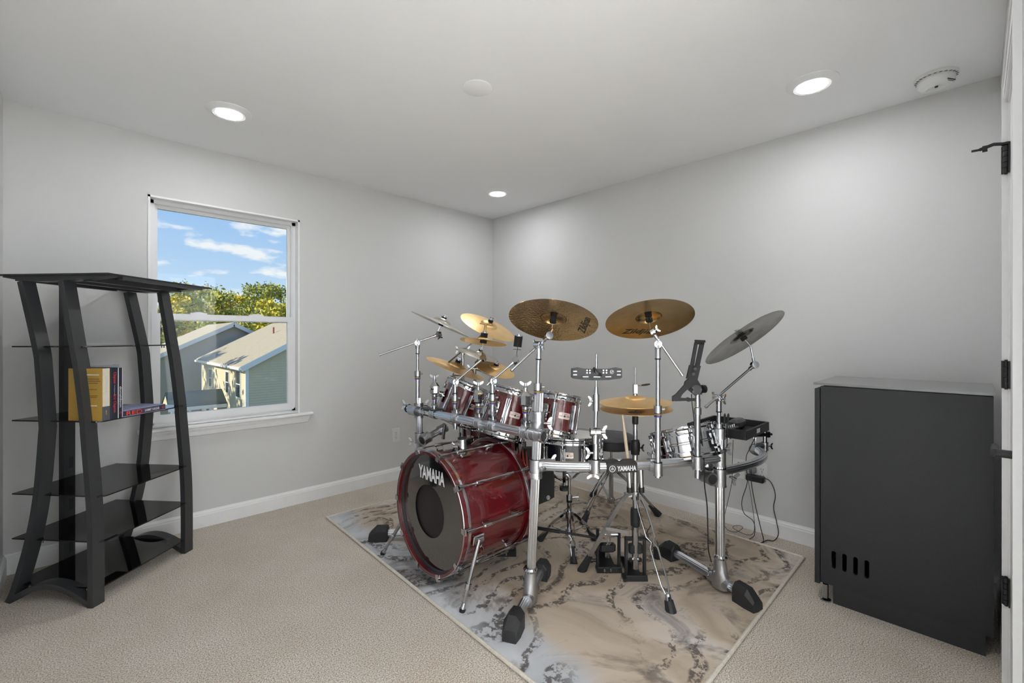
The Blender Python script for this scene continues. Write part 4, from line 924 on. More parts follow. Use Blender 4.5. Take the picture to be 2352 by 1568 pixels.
def boom(px, dep, pz0, hz, arm0, arm1, cyc, n_, label, clamp_c=None, clamp_d=None, collar=None, rl=.0125, ru=.0095, armr=.0058, felt=.020, h0=.022, top=True, lean=0, feltR=.016, lower=True):
    """vertical tube at pixel column px and depth dep, from height pz0 to the hinge at hz, boom from arm0 to arm1"""
    b = CW((px - 1176) / F * dep, dep, pz0); t = CW((px + lean - 1176) / F * dep, dep, hz)
    root = thing('cymbal_boom', b, label, 'cymbal stand', BG)
    cz = collar if collar is not None else pz0 + (hz - pz0) * .5
    pc = b.lerp(t, (cz - pz0) / (hz - pz0))
    MB().cyl(b, pc, rl, n=20).build('lower_tube', 'chrome_soft', root); MB().cyl(pc, t - UP * .03, ru, n=18).build('upper_tube', 'chrome_soft', root)
    ring_set(root, pc - UP * .005, rl * 1.45)
    MB().cyl(t - UP * .062, t - UP * .03, ru * 1.35, n=18).build('top_collar', 'chrome', root); MB().cyl(t - UP * .068, t - UP * .062, ru * 1.4, n=18).build('collar_ring', 'black', root)
    a0, a1 = Vector(arm0), Vector(arm1); ad = (a1 - a0).normalized(); sd = ad.cross(UP).normalized()
    hinge(root, t, sd)
    MB().cyl(a0, a1, armr, n=14).cyl(a0, a0 + ad * .012, armr * 1.25, n=14).build('boom_rod', 'chrome', root)
    if cyc is not None:
        cyc = Vector(cyc); n_ = Vector(n_).normalized(); foot = cyc - n_ * .05
        tilter(root, a1, ad, foot - a1 if (foot - a1).length > .01 else n_)
        MB().cyl(a1, foot, .0045, n=10).build('tilter_rod', 'chrome', root)
        cym_top(root, cyc, n_, felt, feltR, top, h0)
    if clamp_c is not None: rail_clamp(root, clamp_c, clamp_d, b.lerp(t, (clamp_c.z - pz0) / (hz - pz0)))
    return root
# cymbals (centre, normal and size measured from the photograph's ellipses)
N1, N2, N3, N4, N5, N6, N7, N8, N9 = DV(.157, .404, .901), DV(-.011, .422, .906), DV(-.417, .459, .784), DV(.404, .070, .911), DV(.407, -.282, .869), DV(.12, .158, .98), DV(.308, -.093, .947), DV(.372, -.03, .928), DV(.317, -.256, .913)
C1 = U(1270.1, 738, 2.12); C2 = U(1491.1, 735.5, 2.12); C3 = U(1709, 777.4, 2.25); C4 = U(1012.6, 745.7, 2.75); C5 = U(1120.8, 750.9, 3.1); C6 = U(1110.1, 785.4, 2.62)
C7 = U(1100, 815.4, 2.85); C8 = U(1046.2, 845.5, 2.9); C9 = U(1136.4, 846.8, 2.8)
cymbal(C1, N1, .2105, 'bronze_dark', 'dark bronze crash cymbal seen from below, left of the two large ones', logo=[('Zildjian', 2, .152, .160, .050, False, True)])
cymbal(C2, N2, .2026, 'bronze_plain', 'golden crash cymbal seen from below, right of the two large ones', logo=[('Zildjian', 93, .142, .170, .052, False, True)])
cymbal(C3, N3, .2148, 'silver_cym', 'dark grey cymbal steeply tilted at the right end of the kit', logo=[('SABIAN', 150, .13, .11, .03, True, True)][:0])
cymbal(C4, N4, .194, 'silver_light', 'pale grey cymbal seen edge-on at the left end of the kit', bellh=.15)
cymbal(C5, N5, .2007, 'bronze', 'golden cymbal tilted towards the viewer, highest of the left group', bellh=.13)
cymbal(C6, N6, .1356, 'bronze', 'small splash cymbal under a T-shaped wing nut, middle of the left group', bellh=.13)
cymbal(C7, N7, .1401, 'silver_light', 'small pale grey cymbal partly behind the boom tilter in the left group', bellh=.13)
cymbal(C8, N8, .1981, 'bronze', 'golden cymbal with a lit bell, lowest and furthest left of the left group', bellh=.13)
cymbal(C9, N9, .1302, 'bronze', 'golden splash cymbal above the second tom, lowest right of the left group', bellh=.12)
# the rack's cymbal arms
pz = lambda y, dep: EYE - (y - 775) / F * dep
boom(1234, 2.05, .93, pz(792, 2.05), U(1174, 851, 2.00), U(1261, 771, 2.09), C1, N1, 'chrome boom on the left front post holding the dark crash cymbal', collar=pz(893, 2.05), rl=.0135, lean=3)
k_ = .40; rc = rail_pt(R0, R1, R2, .665)
boom(1511, 1.985, pz(1096, 1.985), pz(790, 1.985), U(1568, 862, 1.97), U(1499, 762, 2.0), C2, N2, 'chrome boom clamped to the front rail holding the golden crash cymbal', clamp_c=rc, clamp_d=rail_pt(R0, R1, R2, .7) - rail_pt(R0, R1, R2, .63), collar=pz(945, 1.985), lean=0)
boom(1652, 2.168, .70, pz(914, 2.168), U(1620, 935, 2.14), U(1733, 838, 2.21), C3, N3, 'chrome boom on the right front post holding the steep grey cymbal', collar=pz(985, 2.168), lean=-1)
boom(959, 2.70, .80, pz(787, 2.70), U(871, 815, 2.66), U(1008, 768, 2.72), C4, N4, 'chrome boom on the rear left post holding the edge-on pale cymbal', collar=pz(862, 2.70), ru=.0085, h0=.03)
boom(1045, 2.53, pz(985, 2.53), pz(876, 2.53), U(1040, 882, 2.52), U(1110, 822, 2.58), C6, N6, 'chrome boom above the left rail holding the small splash cymbal', clamp_c=L0.lerp(L1, .44), clamp_d=ld, collar=pz(918, 2.53), felt=.028, feltR=.020)
b5 = boom(1131, 2.29, pz(990, 2.29), pz(874, 2.29), U(1118, 884, 2.28), U(1184, 828, 2.33), U(1188, 800, 2.34), DV(.12, 0, 1), 'chrome boom without a cymbal, bare black felt on its tip', clamp_c=L0.lerp(L1, .705), clamp_d=ld, collar=pz(917, 2.29), felt=.055, feltR=.0215, h0=.008, top=False)
# T-shaped wing nut over the splash
m = MB(); tp = C6 + N6 * .075; m.cyl(tp - N6 * .02, tp + N6 * .03, .007, n=10).box((0, 0, .032), (.070, .010, .008), frame(tp, N6, camr), .002)
t = thing('wing_nut', tp, 'T-shaped bronze wing nut topping the small splash cymbal', 'wing nut'); m.build('nut_body', 'bronze_plain', t)

# two floor stands behind the toms
def rubber_tip(par, p, d, r=.014, L=.07):
    p = Vector(p); d = Vector(d).normalized(); MB().cyl(p, p - d * L, r * 1.15, r * .62, n=10).build('rubber_foot', 'rubber', par)
def tripod(par, cx_, hz, lz, feet, col_r=.0125, twin=True, mat='chrome', flat=False, tipL=.085, tipr=.018):
    """double-braced legs from the upper hub at hz, braces from the lower hub at lz"""
    c = Vector((cx_[0], cx_[1], 0)); hubs = MB()
    hubs.cyl(c + UP * (hz - .02), c + UP * (hz + .02), col_r * 1.7, n=18).cyl(c + UP * (lz - .018), c + UP * (lz + .018), col_r * 1.7, n=18); hubs.build('leg_hub', 'chrome_soft', par)
    for f_ in feet:
        f_ = Vector(f_); f_.z = RZ + .004; out = (f_ - c); out.z = 0; L = out.length; o_ = out.normalized(); sd = o_.cross(UP)
        top = c + o_ * .028 + UP * hz; end = f_ - o_ * .0 + UP * .01; kn = top.lerp(end, .52) + UP * .018; m = MB()
        for s_ in (-1, 1):
            a = .010; P = [top + sd * a * s_, top.lerp(kn, .25) + UP * .02 * (hz > .3) + sd * .016 * s_, kn + sd * .016 * s_ , kn.lerp(end, .12) + sd * .004 * s_, kn.lerp(end, .3) + sd * .012 * s_, end.lerp(kn, .2) + sd * .009 * s_, end.lerp(kn, .06) + sd * .004 * s_]
            m.tube(P, 1, sec=[(-.0028, -.006), (.0028, -.006), (.0028, .006), (-.0028, .006)])
        m.build('leg', mat, par, smooth=40)
        m = MB(); bm = top.lerp(end, .50); lo_ = c + o_ * .022 + UP * lz
        m.tube([lo_, bm], 1, sec=[(-.008, -.0022), (.008, -.0022), (.008, .0022), (-.008, .0022)]); m.build('leg_brace', mat, par, smooth=0)
        rubber_tip(par, f_ + UP * .0, (end - kn), tipr, tipL)
for (px, dep, ztop, lab, arm) in ((1063, 2.90, pz(822, 2.9), 'chrome stand behind the first tom, holding the two golden cymbals', 0), (1091, 2.98, pz(850, 2.98), 'chrome stand behind the second tom, holding the pale and golden splashes', 1)):
    b = CW((px - 1176) / F * dep, dep, 0); t = thing('cymbal_stand', b, lab, 'cymbal stand', 'floor stands behind the toms')
    MB().cyl(b + UP * .06, b + UP * .55, .0135, n=18).build('lower_tube', 'chrome_soft', t); MB().cyl(b + UP * .55, b + UP * (ztop), .0095, n=18).build('upper_tube', 'chrome_soft', t)
    ring_set(t, b + UP * .545, .018)
    tripod(t, b, .42, .16, [b + Vector((math.cos(a), math.sin(a), 0)) * .26 for a in ((1.7, 3.6, 5.6) if not arm else (.6, 2.6, 4.9))])
    if arm == 0:
        q0 = U(1063, 803, 2.9); MB().cyl(b + UP * ztop, q0, .0085, n=14).build('stacker_rod', 'chrome', t)
        hinge(t, q0, camr, .013)
        a0, a1 = U(1030, 832, 2.86), U(1113, 764, 3.04); MB().cyl(a0, a1, .0055, n=12).build('boom_rod', 'chrome', t); tilter(t, a1, a1 - a0, C5 - N5 * .05 - a1); cym_top(t, C5, N5, .022, .017, True, .036)
        cym_top(t, C8, N8, .022, .018, True, .034)
        MB().cyl(C8 - N8 * .05, U(1060, 862, 2.9), .0045, n=10).build('tilter_rod', 'chrome', t)
    else:
        q0 = U(1090, 846, 2.93); hinge(t, q0, camr, .014)
        MB().cyl(q0, C7 - N7 * .05, .005, n=10).build('tilter_rod', 'chrome', t); cym_top(t, C7, N7, .012, .012, False, .026)
        MB().cyl(q0, C9 - N9 * .05, .005, n=10).build('tilter_rod', 'chrome', t); cym_top(t, C9, N9, .016, .016, True, .022)

# ================================================================ DRUMS
def drum(root, top, n_, xh, R, Hh, shell_mat, nl, phase, lugL, topm='drumhead', botm='clear_head', badge=None, badge_txt=True, hoop_out=.010, lug_r=.0085):
    fm = frame(top, n_, xh)
    MB().lathe([(R, -.012), (R, -Hh + .012), (R - .006, -Hh + .012), (R - .006, -.012)], 72, fm, close=True).build('shell', shell_mat, root, smooth=40)
    hp = [(R + .001, -.030), (R + .007, -.030), (R + .005, -.024), (R + .005, -.010), (R + .008, -.006), (R + .005, -.003), (R + .004, .004), (R + .010, .005), (R + .009, .008), (R + .001, .007)]
    hm = MB().lathe(hp, 72, close=True)
    for k in range(nl):
        a = phase + 2 * PI * k / nl; hm.box((0, 0, 0), (.012, .018, .008), Matrix.Rotation(a, 4, 'Z') @ Matrix.Translation((R + .010, 0, -.026)))
    me = hm.mesh('hoop', 'chrome', smooth=35)
    flip = fm @ Matrix.Translation((0, 0, -Hh)) @ Matrix.Rotation(PI, 4, 'X')
    place(me, 'hoop', root, fm)
    hm2 = MB().lathe(hp, 72, close=True)
    for k in range(nl):
        a = -(phase + 2 * PI * k / nl); hm2.box((0, 0, 0), (.012, .018, .008), Matrix.Rotation(a, 4, 'Z') @ Matrix.Translation((R + .010, 0, -.026)))
    place(hm2.mesh('hoop', 'chrome', smooth=35), 'hoop', root, flip)
    hd = [(R + .002, -.014), (R + .002, -.004), (R - .004, -.001), (0, -.001)]
    MB().lathe(hd, 64, fm).build('drum_head', topm, root, smooth=40)
    MB().lathe(hd, 64, flip).build('drum_head', botm, root, smooth=40)
    L = lugL; lm = MB().lathe([(.003, -L / 2), (lug_r, -L / 2 + .003), (lug_r * .95, -L / 2 + L * .22), (lug_r * .48, -L * .12), (lug_r * .42, 0), (lug_r * .48, L * .12), (lug_r * .95, L / 2 - L * .22), (lug_r, L / 2 - .003), (.003, L / 2)], 12)
    lm.prism([(-.012, -.013), (-.008, -.013), (-.008, .013), (-.012, .013)], L * .94, None, -L * .47)
    lme = lm.mesh('lug', 'chrome', smooth=35)
    rme = MB().cyl((0, 0, -.001), (0, 0, Hh / 2 - L / 2 - .012), .0032, n=8).cyl((0, 0, Hh / 2 - L / 2 - .020), (0, 0, Hh / 2 - L / 2 - .004), .0055, n=8).mesh('tension_rod', 'chrome')
    for k in range(nl):
        a = phase + 2 * PI * k / nl; Rm = Matrix.Rotation(a, 4, 'Z') @ Matrix.Translation((R + .0115, 0, 0))
        place(lme, 'lug', root, fm @ Matrix.Translation((0, 0, -Hh / 2)) @ Rm)
        place(rme, 'tension_rod', root, fm @ Matrix.Translation((0, 0, -Hh / 2 + L / 2)) @ Rm)
        place(rme, 'tension_rod', root, fm @ Matrix.Translation((0, 0, -Hh / 2 - L / 2)) @ Rm @ Matrix.Rotation(PI, 4, 'X'))
    if badge is not None:     # (angle, height fraction)
        a = badge[0]; bz = -Hh * badge[1]; bw, bh = .062, .032; rr = R + .0012
        def wrap(x, y, e): th = a + x / rr; return Vector(((rr + e) * math.cos(th), (rr + e) * math.sin(th), bz + y))
        cols = [-.5 + k / 8 for k in range(9)]; vs = []
        for e in (-.0014, .0006):
            for y in (-.5, .5):
                vs += [wrap(c_ * bw, y * bh * (.86 if abs(c_) == .5 else 1), e) for c_ in cols]
        fs = [(18 + i, 19 + i, 28 + i, 27 + i) for i in range(8)] + [(i, 9 + i, 10 + i, 1 + i)[::1] for i in range(8)] + [(i, i + 1, 19 + i, 18 + i) for i in range(8)] + [(9 + i, 27 + i, 28 + i, 10 + i) for i in range(8)] + [(0, 18, 27, 9), (8, 17, 35, 26)]
        o = MB().add(vs, fs, fm).build('badge', 'badge', root, 'small pale maker plate with dark print', smooth=0)
        m = MB()
        letters(m, 'YAMAHA', .022, .0050, fm, lambda p: wrap(p.x + .004, p.y + .0085, .0014), bold=.02)
        letters(m, 'CUSTOM', .019, .0042, fm, lambda p: wrap(p.x - .018, p.y - .002, .0014), bold=.03)
        letters(m, 'SERIES', .019, .0042, fm, lambda p: wrap(p.x + .018, p.y - .002, .0014), bold=.03)
        logo_forks(m, .0030, fm, lambda p: wrap(p.x - .0115, p.y + .0085, .0014))
        m.build('badge_print', 'dark_ink', o, smooth=0)
        MB().cyl(fm @ wrap(0, -.002, .0006), fm @ wrap(0, -.002, .0022), .0055, n=16).build('air_vent', 'slot', o)
    return fm
def world_tilt(psi, th):       # tilt th degrees towards +X turned psi degrees to -Y
    p, t = math.radians(psi), math.radians(th); return Vector((math.sin(t) * math.cos(p), -math.sin(t) * math.sin(p), math.cos(t)))
def face_angle(fm, target_px):  # angle on the drum whose outward normal points at the camera, shifted
    v = fm.to_3x3().inverted() @ (Vector((0, 0, EYE)) - fm.translation); return math.atan2(v.y, v.x)
TG = 'rack toms in red lacquer'
def tom(c, n_, R, Hh, nl, dphase, lugL, dbadge, label, bz=.5):
    r = thing('tom_drum', c, label, 'drum', TG); fm0 = frame(c, n_, camr); fa = face_angle(fm0, 0)
    fm = drum(r, c, n_, camr, R, Hh, 'red', nl, fa + math.radians(dphase), lugL, badge=(fa + math.radians(dbadge), bz))
    # mounting bracket on the side toward the rail
    a = fa + math.radians(dphase + 360 / nl * -.5); bm = fm @ Matrix.Rotation(a, 4, 'Z') @ Matrix.Translation((R, 0, -Hh * .48)) @ Matrix.Rotation(PI / 2, 4, 'Y')
    m = MB(); m.box((0, 0, .006), (.085, .058, .012), bm, .005).cyl(bm @ Vector((0, 0, .01)), bm @ Vector((0, 0, .034)), .020, .016, n=18); wing(m, bm @ Vector((.0, .036, .026)), bm.to_3x3() @ Vector((0, 1, 0)), .018, bm.to_3x3() @ Vector((0, 0, 1)))
    m.build('tom_bracket', 'chrome', r); return fm, bm @ Vector((0, 0, .03))
n1, n2, n3 = world_tilt(30, 23), world_tilt(12, 19), world_tilt(0, 14)
f1, b1 = tom(U(1076, 882, 2.86), n1, .127, .245, 6, -38, .15, 30, 'red rack tom furthest left, most steeply tilted', .47)
f2, b2 = tom(U(1178, 897, 2.58), n2, .127, .262, 6, -3, .16, 22, 'red rack tom in the middle of the three')
f3, b3 = tom(U(1288, 908, 2.43), n3, .102, .212, 6, -13, .13, 20, 'smallest red rack tom, right of the front post')
HG = 'ball-clamp tom holders on the left rail'
def holder(px, dep, z0, ztop, tgt, label, rc, off_end):
    b = CW((px - 1176) / F * dep, dep, z0); t = CW((px - 1176) / F * dep, dep, ztop); r = thing('tom_holder', b, label, 'tom holder', HG)
    MB().cyl(b, t - UP * .055, .0125, n=20).build('holder_tube', 'chrome_soft', r); ring_set(r, t - UP * .068, .0165, .012)
    m = MB(); m.cyl(t - UP * .055, t - UP * .045, .016, .029, n=8).cyl(t - UP * .045, t - UP * .005, .029, .029, n=8).cyl(t - UP * .005, t + UP * .016, .029, .014, n=8).cyl(t + UP * .016, t + UP * .034, .010, n=12); m.build('ball_clamp', 'chrome', r, smooth=20)
    m = MB(); wing(m, t + UP * .048, UP, .024, camr); m.build('wing_bolt', 'chrome_soft', r)
    tgt = Vector(tgt); c0 = t - UP * .025; d = (tgt - c0); m = MB()
    mid = c0 + d * .55 + UP * .03
    m.tube([c0 - d.normalized() * off_end - UP * off_end * .25, c0, mid, tgt], .0065, n=12); m.build('l_rod', 'chrome', r)
    rail_clamp(r, rc, ld, CW((px - 1176) / F * dep, dep, rc.z)); return r
holder(998, 2.70, .745, pz(884, 2.70), b1, 'chrome ball-clamp tom holder furthest left on the rail', L0.lerp(L1, .25), .09)
holder(1099, 2.40, .745, pz(902, 2.40), b2, 'chrome ball-clamp tom holder in the middle of the left rail', L0.lerp(L1, .61), .0)
holder(1207, 2.12, .745, pz(906, 2.12), b3, 'chrome ball-clamp tom holder next to the left front post', L0.lerp(L1, .905), .0)
# floor tom
r = thing('floor_tom', Vector((2.00, 2.25, 0)), 'red floor tom mostly hidden behind the bass drum', 'drum')
ft = Vector((2.00, 2.25, .665)); fa = face_angle(frame(ft, (0, 0, 1), camr), 0)
drum(r, ft, (.0, 0, 1), camr, .203, .40, 'red', 8, fa + .1, .26, badge=(fa - .75, .2))
for k in range(3):
    a = 1.0 + k * 2 * PI / 3; c = ft + Vector((math.cos(a), math.sin(a), 0)) * .232
    m = MB(); m.tube([c + UP * -.12, c + UP * -.50 , c + UP * -.56 + Vector((math.cos(a), math.sin(a), 0)) * .03, c + UP * -.64 + Vector((math.cos(a), math.sin(a), 0)) * .03], .0055, n=10); m.build('leg', 'chrome', r)
    MB().box(c - UP * .26 - Vector((math.cos(a), math.sin(a), 0)) * .012, (.035, .035, .06), None, .005).build('leg_bracket', 'chrome', r)
    MB().cyl(Vector((c.x, c.y, RZ)) + Vector((math.cos(a), math.sin(a), 0)) * .03, Vector((c.x, c.y, .05)) + Vector((math.cos(a), math.sin(a), 0)) * .03, .013, n=10).build('rubber_foot', 'rubber', r)

# bass drum: axis along +X, resonant side to the viewer
BC = CW(-.412, 2.20, .366); BR = .279; BD = .445
bd = thing('bass_drum', Vector((BC.x + .2, BC.y, 0)), 'large red bass drum with a round port in its black front head', 'drum')
bx = Vector((1, -.02, 0)).normalized(); fb = frame(BC, bx, UP)     # local z = into the kit, local x = up
MB().lathe([(BR, .030), (BR, BD - .030), (BR - .008, BD - .030), (BR - .008, .030)], 96, fb, close=True).build('shell', 'red', bd, smooth=40)
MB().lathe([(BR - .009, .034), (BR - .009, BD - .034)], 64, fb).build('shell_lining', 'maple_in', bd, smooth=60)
hp = [(BR + .004, -.002), (BR + .017, -.002), (BR + .019, .000), (BR + .019, .038), (BR + .017, .040), (BR + .004, .040)]
for z, rot in ((0, 0), (BD, 1)):
    mt = fb @ Matrix.Translation((0, 0, z)) @ (Matrix.Rotation(PI, 4, 'X') if rot else Matrix.Identity(4))
    o = MB().lathe(hp, 96, mt, close=True).build('wood_hoop', 'red', bd, smooth=30)
    MB().lathe([(BR + .0185, .024), (BR + .0205, .025), (BR + .0205, .037), (BR + .0185, .038)], 96, mt, close=True).build('hoop_inlay', 'chrome_soft', o, smooth=30)
    if not rot: MB().lathe([(BR + .0165, -.0035), (BR + .0195, -.0035), (BR + .0205, -.001), (BR + .0195, .001)], 96, mt, close=True).build('hoop_edge', 'chrome_soft', o, smooth=30)
# front head with port
PC = (-.006, -.026); pr = .128; n = 96; vs = []; fs = []
for k in range(n):
    a = 2 * PI * k / n; vs += [(BR * math.cos(a), BR * math.sin(a), .026), (PC[0] + pr * math.cos(a), PC[1] + pr * math.sin(a), .026), (PC[0] + pr * math.cos(a), PC[1] + pr * math.sin(a), .0275), (BR * math.cos(a), BR * math.sin(a), .0275)]
for k in range(n):
    i, j = 4 * k, 4 * ((k + 1) % n)
    fs += [(i, i + 1, j + 1, j), (i + 1, i + 2, j + 2, j + 1), (i + 2, i + 3, j + 3, j + 2)]
hd = MB().add(vs, fs, fb).build('front_head', 'black_head', bd, smooth=30)
MB().lathe([(BR - .002, .020), (BR + .004, .016), (BR + .004, .030), (BR - .006, .026)], 96, fb, close=True).build('head_rim', 'black', bd, smooth=30)
MB().lathe([(0, BD - .028), (BR, BD - .028), (BR + .003, BD - .018), (0, BD - .026)], 64, fb).build('batter_head', 'black_matte', bd, smooth=30)
tm = frame(fb @ Vector((.178, -.006, .0245)), -bx, bx.cross(UP) * -1)
if tm.col[1].z < 0: tm = tm @ Matrix.Rotation(PI, 4, 'Z')
m = MB(); letters(m, 'YAMAHA', .232, .066, tm, bold=.035); m.build('lettering', 'white_ink', hd, smooth=0)
# claws, rods and lugs
def bd_hardware(k, nl=10):
    a = math.radians(18 + 36 * k); Rm = fb @ Matrix.Rotation(a, 4, 'Z')
    rr = BR + .030
    for z, s_ in ((0, 1), (BD, -1)):
        m = MB(); g = lambda x, y, zz: Rm @ Vector((x, y, z + s_ * zz))
        vs = [g(BR + .002, y, -.006) for y in (-.011, .011)] + [g(BR + .024, y, -.008) for y in (-.013, .013)] + [g(BR + .026, y, .030) for y in (-.011, .011)] + [g(BR + .022, y, .030) for y in (-.011, .011)] + [g(BR + .020, y, -.003) for y in (-.012, .012)] + [g(BR + .003, y, -.003) for y in (-.010, .010)]
        m.add(vs, [(0, 2, 3, 1), (2, 4, 5, 3), (4, 6, 7, 5), (6, 8, 9, 7), (8, 10, 11, 9), (0, 1, 11, 10), (0, 10, 8, 2), (1, 3, 9, 11), (2, 8, 6, 4), (3, 5, 7, 9)])
        m.cyl(g(rr, 0, .004), g(rr, 0, .050), .009, .006, n=12)
        if s_ == 1: m.box((rr, 0, -.002), (.010, .030, .005), Rm, .001)
        m.build('claw', 'chrome', bd, smooth=30)
    MB().cyl(Rm @ Vector((rr, 0, .03)), Rm @ Vector((rr, 0, .125)), .0036, n=10).build('tension_rod', 'chrome', bd)
    MB().cyl(Rm @ Vector((rr, 0, BD - .125)), Rm @ Vector((rr, 0, BD - .03)), .0036, n=10).build('tension_rod', 'chrome', bd)
    m = MB().lathe([(.004, -.120), (.0085, -.115), (.0085, -.075), (.0055, -.06), (.0055, .06), (.0085, .075), (.0085, .115), (.004, .120)], 14, frame(Rm @ Vector((rr, 0, BD / 2)), bx))
    for s_ in (-1, 1): m.box((BR + .012, 0, BD / 2 + s_ * .092), (.026, .016, .040), Rm, .004)
    m.build('lug', 'chrome', bd, smooth=35)
for k in range(10): bd_hardware(k)
def spur(side, fpos, z0):
    a = math.radians(side); Rm = fb @ Matrix.Rotation(a, 4, 'Z'); p = Rm @ Vector((BR, 0, z0))
    m = MB(); m.box((BR + .008, 0, z0), (.016, .048, .062), Rm, .004).cyl(Rm @ Vector((BR + .012, 0, z0 - .02)), Rm @ Vector((BR + .012, 0, z0 + .02)), .018, n=18); wing(m, Rm @ Vector((BR + .026, .028, z0 + .01)), Rm.to_3x3() @ Vector((0, 1, 0)), .016, Rm.to_3x3() @ Vector((1, 0, 0))); m.build('spur_bracket', 'chrome', bd)
    q = Rm @ Vector((BR + .026, 0, z0 - .01)); f_ = Vector(fpos); d = (f_ - q)
    MB().cyl(q - d * .04, q + d * .62, .0095, n=16).cyl(q + d * .60, q + d * .68, .0135, n=16).cyl(q + d * .66, q + d * .93, .0075, n=14).cyl(q + d * .87, q + d * .955, .009, .013, n=14).build('spur_leg', 'chrome_soft', bd); MB().cyl(q + d * .95, f_, .0145, .013, n=14).build('spur_tip', 'rubber', bd)
spur(103, Vector((*U(1061, 1413, 1.99).xy, RZ)), .090)
spur(-103, Vector((*U(878, 1276, 2.52).xy, RZ)), .095)
# tom mount socket on top
Rm = fb @ Matrix.Rotation(math.radians(14), 4, 'Z'); p = Rm @ Vector((BR, 0, .16))
m = MB(); m.box((BR + .006, 0, .16), (.012, .075, .060), Rm, .004); m.cyl(p + UP * .005, p + UP * .075, .026, .021, n=24); m.build('mount_socket', 'chrome', bd); MB().cyl(p + UP * .075, p + UP * .083, .023, n=24).build('socket_cap', 'rubber', bd)
m = MB(); wing(m, p + UP * .035 - camr * .04, -camr, .02, UP); m.build('wing_bolt', 'chrome', bd)
# plate seen inside the drum through the port
MB().box((.02, .06, BD - .034), (.085, .05, .006), fb, .001).build('inner_plate', 'badge', bd)

# snare drum (black) on its stand
SN = CW(.331, 2.605, 0); r = thing('snare_drum', SN + UP * .49, 'black snare drum with chrome hoops behind the front rail', 'drum')
st_ = SN + UP * .662; fa = face_angle(frame(st_, (0, 0, 1), camr), 0)
drum(r, st_, DV(0, .035, 1), camr, .178, .165, 'black_shell', 10, fa + math.radians(-11), .075, badge=(fa + math.radians(-3), .50))
t = thing('snare_stand', SN, 'chrome snare drum stand with a basket and tripod', 'drum stand')
MB().cyl(SN + UP * .09, SN + UP * .29, .0135, n=18).build('lower_tube', 'chrome', t); MB().cyl(SN + UP * .29, SN + UP * .42, .0095, n=16).build('upper_tube', 'chrome', t)
ring_set(t, SN + UP * .285, .0185, .03, False); m = MB(); wing(m, SN + UP * .30 + camr * .045, camr, .022, UP); m.build('wing_bolt', 'chrome', t)
tripod(t, SN, .20, .10, [Vector((*U(1240, 1243, 2.69).xy, 0)), Vector((*U(1318, 1300, 2.407).xy, 0)), Vector((*U(1366, 1242, 2.70).xy, 0))], .0135)
hb_ = SN + UP * .395 - camr * .03
MB().cyl(hb_ - UP * .035, hb_ + UP * .06, .0085, n=14).build('basket_screw', 'chrome', t); m = MB(); m.cyl(hb_ - UP * .055, hb_ - UP * .035, .026, n=14); m.build('basket_knob', 'rubber', t)
m = MB(); m.tube([SN + UP * .41, SN + UP * .43 - camr * .015, hb_ + UP * .03], .012, n=10); m.build('tilt_block', 'chrome_soft', t)
for a in (0.35, 2.5, 4.6):
    d = DV(math.cos(a), math.sin(a), 0); m = MB()
    m.tube([hb_ + d * .015, hb_ + d * .06 + UP * .01, hb_ + d * .15 + UP * .075, hb_ + d * .205 + UP * .105], 1, sec=[(-.009, -.003), (.009, -.003), (.009, .003), (-.009, .003)])
    m.build('basket_arm', 'chrome', t, smooth=30); MB().cyl(hb_ + d * .205 + UP * .09, hb_ + d * .205 + UP * .135, .009, n=10).build('basket_grip', 'rubber', t)

# chrome snare at the right, on a ball clamp
c = U(1566, 985, 2.25); r = thing('piccolo_snare', c, 'shiny chrome snare drum at the right, mirror finish', 'drum'); ns = DV(-.17, .27, .95)
fa = face_angle(frame(c, ns, camr), 0)
fm = drum(r, c, ns, camr, .150, .135, 'chrome', 8, fa + .2, .055)
MB().lathe([(.1505, -.062), (.153, -.065), (.153, -.071), (.1505, -.074)], 64, fm, close=True).build('shell_bead', 'chrome', r)
m = MB(); Rm = fm @ Matrix.Rotation(fa + PI * .62, 4, 'Z'); m.box((.158, 0, -.07), (.018, .03, .075), Rm, .003); m.build('strainer', 'black', r)
t = thing('snare_holder', U(1632, 1035, 2.30), 'chrome ball clamp holding the mirror-finish snare drum to the right post', 'drum stand')
p = U(1627, 1010, 2.24); m = MB(); m.cyl(p - UP * .075, p - UP * .03, .014, n=14).cyl(p - UP * .03, p - UP * .02, .016, .029, n=8).cyl(p - UP * .02, p + UP * .02, .029, n=8).cyl(p + UP * .02, p + UP * .036, .029, .014, n=8).cyl(p + UP * .036, p + UP * .05, .009, n=10); m.build('ball_clamp', 'chrome', t, smooth=20)
m = MB(); wing(m, p + UP * .062, UP, .026, camr); m.build('wing_bolt', 'chrome_soft', t)
m = MB(); m.tube([p, p - camr * .03 - camdir * .01, c - ns * .1 + camr * .10], .008, n=10); m.build('l_rod', 'chrome', t)
m = MB(); q = p - UP * .10; m.cyl(q + UP * .03, q, .020, n=16).ball(q - UP * .025, .042, 16, (1, .7, 1)).tube([q - UP * .025, P2b.lerp(P2t, .80)], .014, n=10); m.build('swivel_block', 'chrome', t)

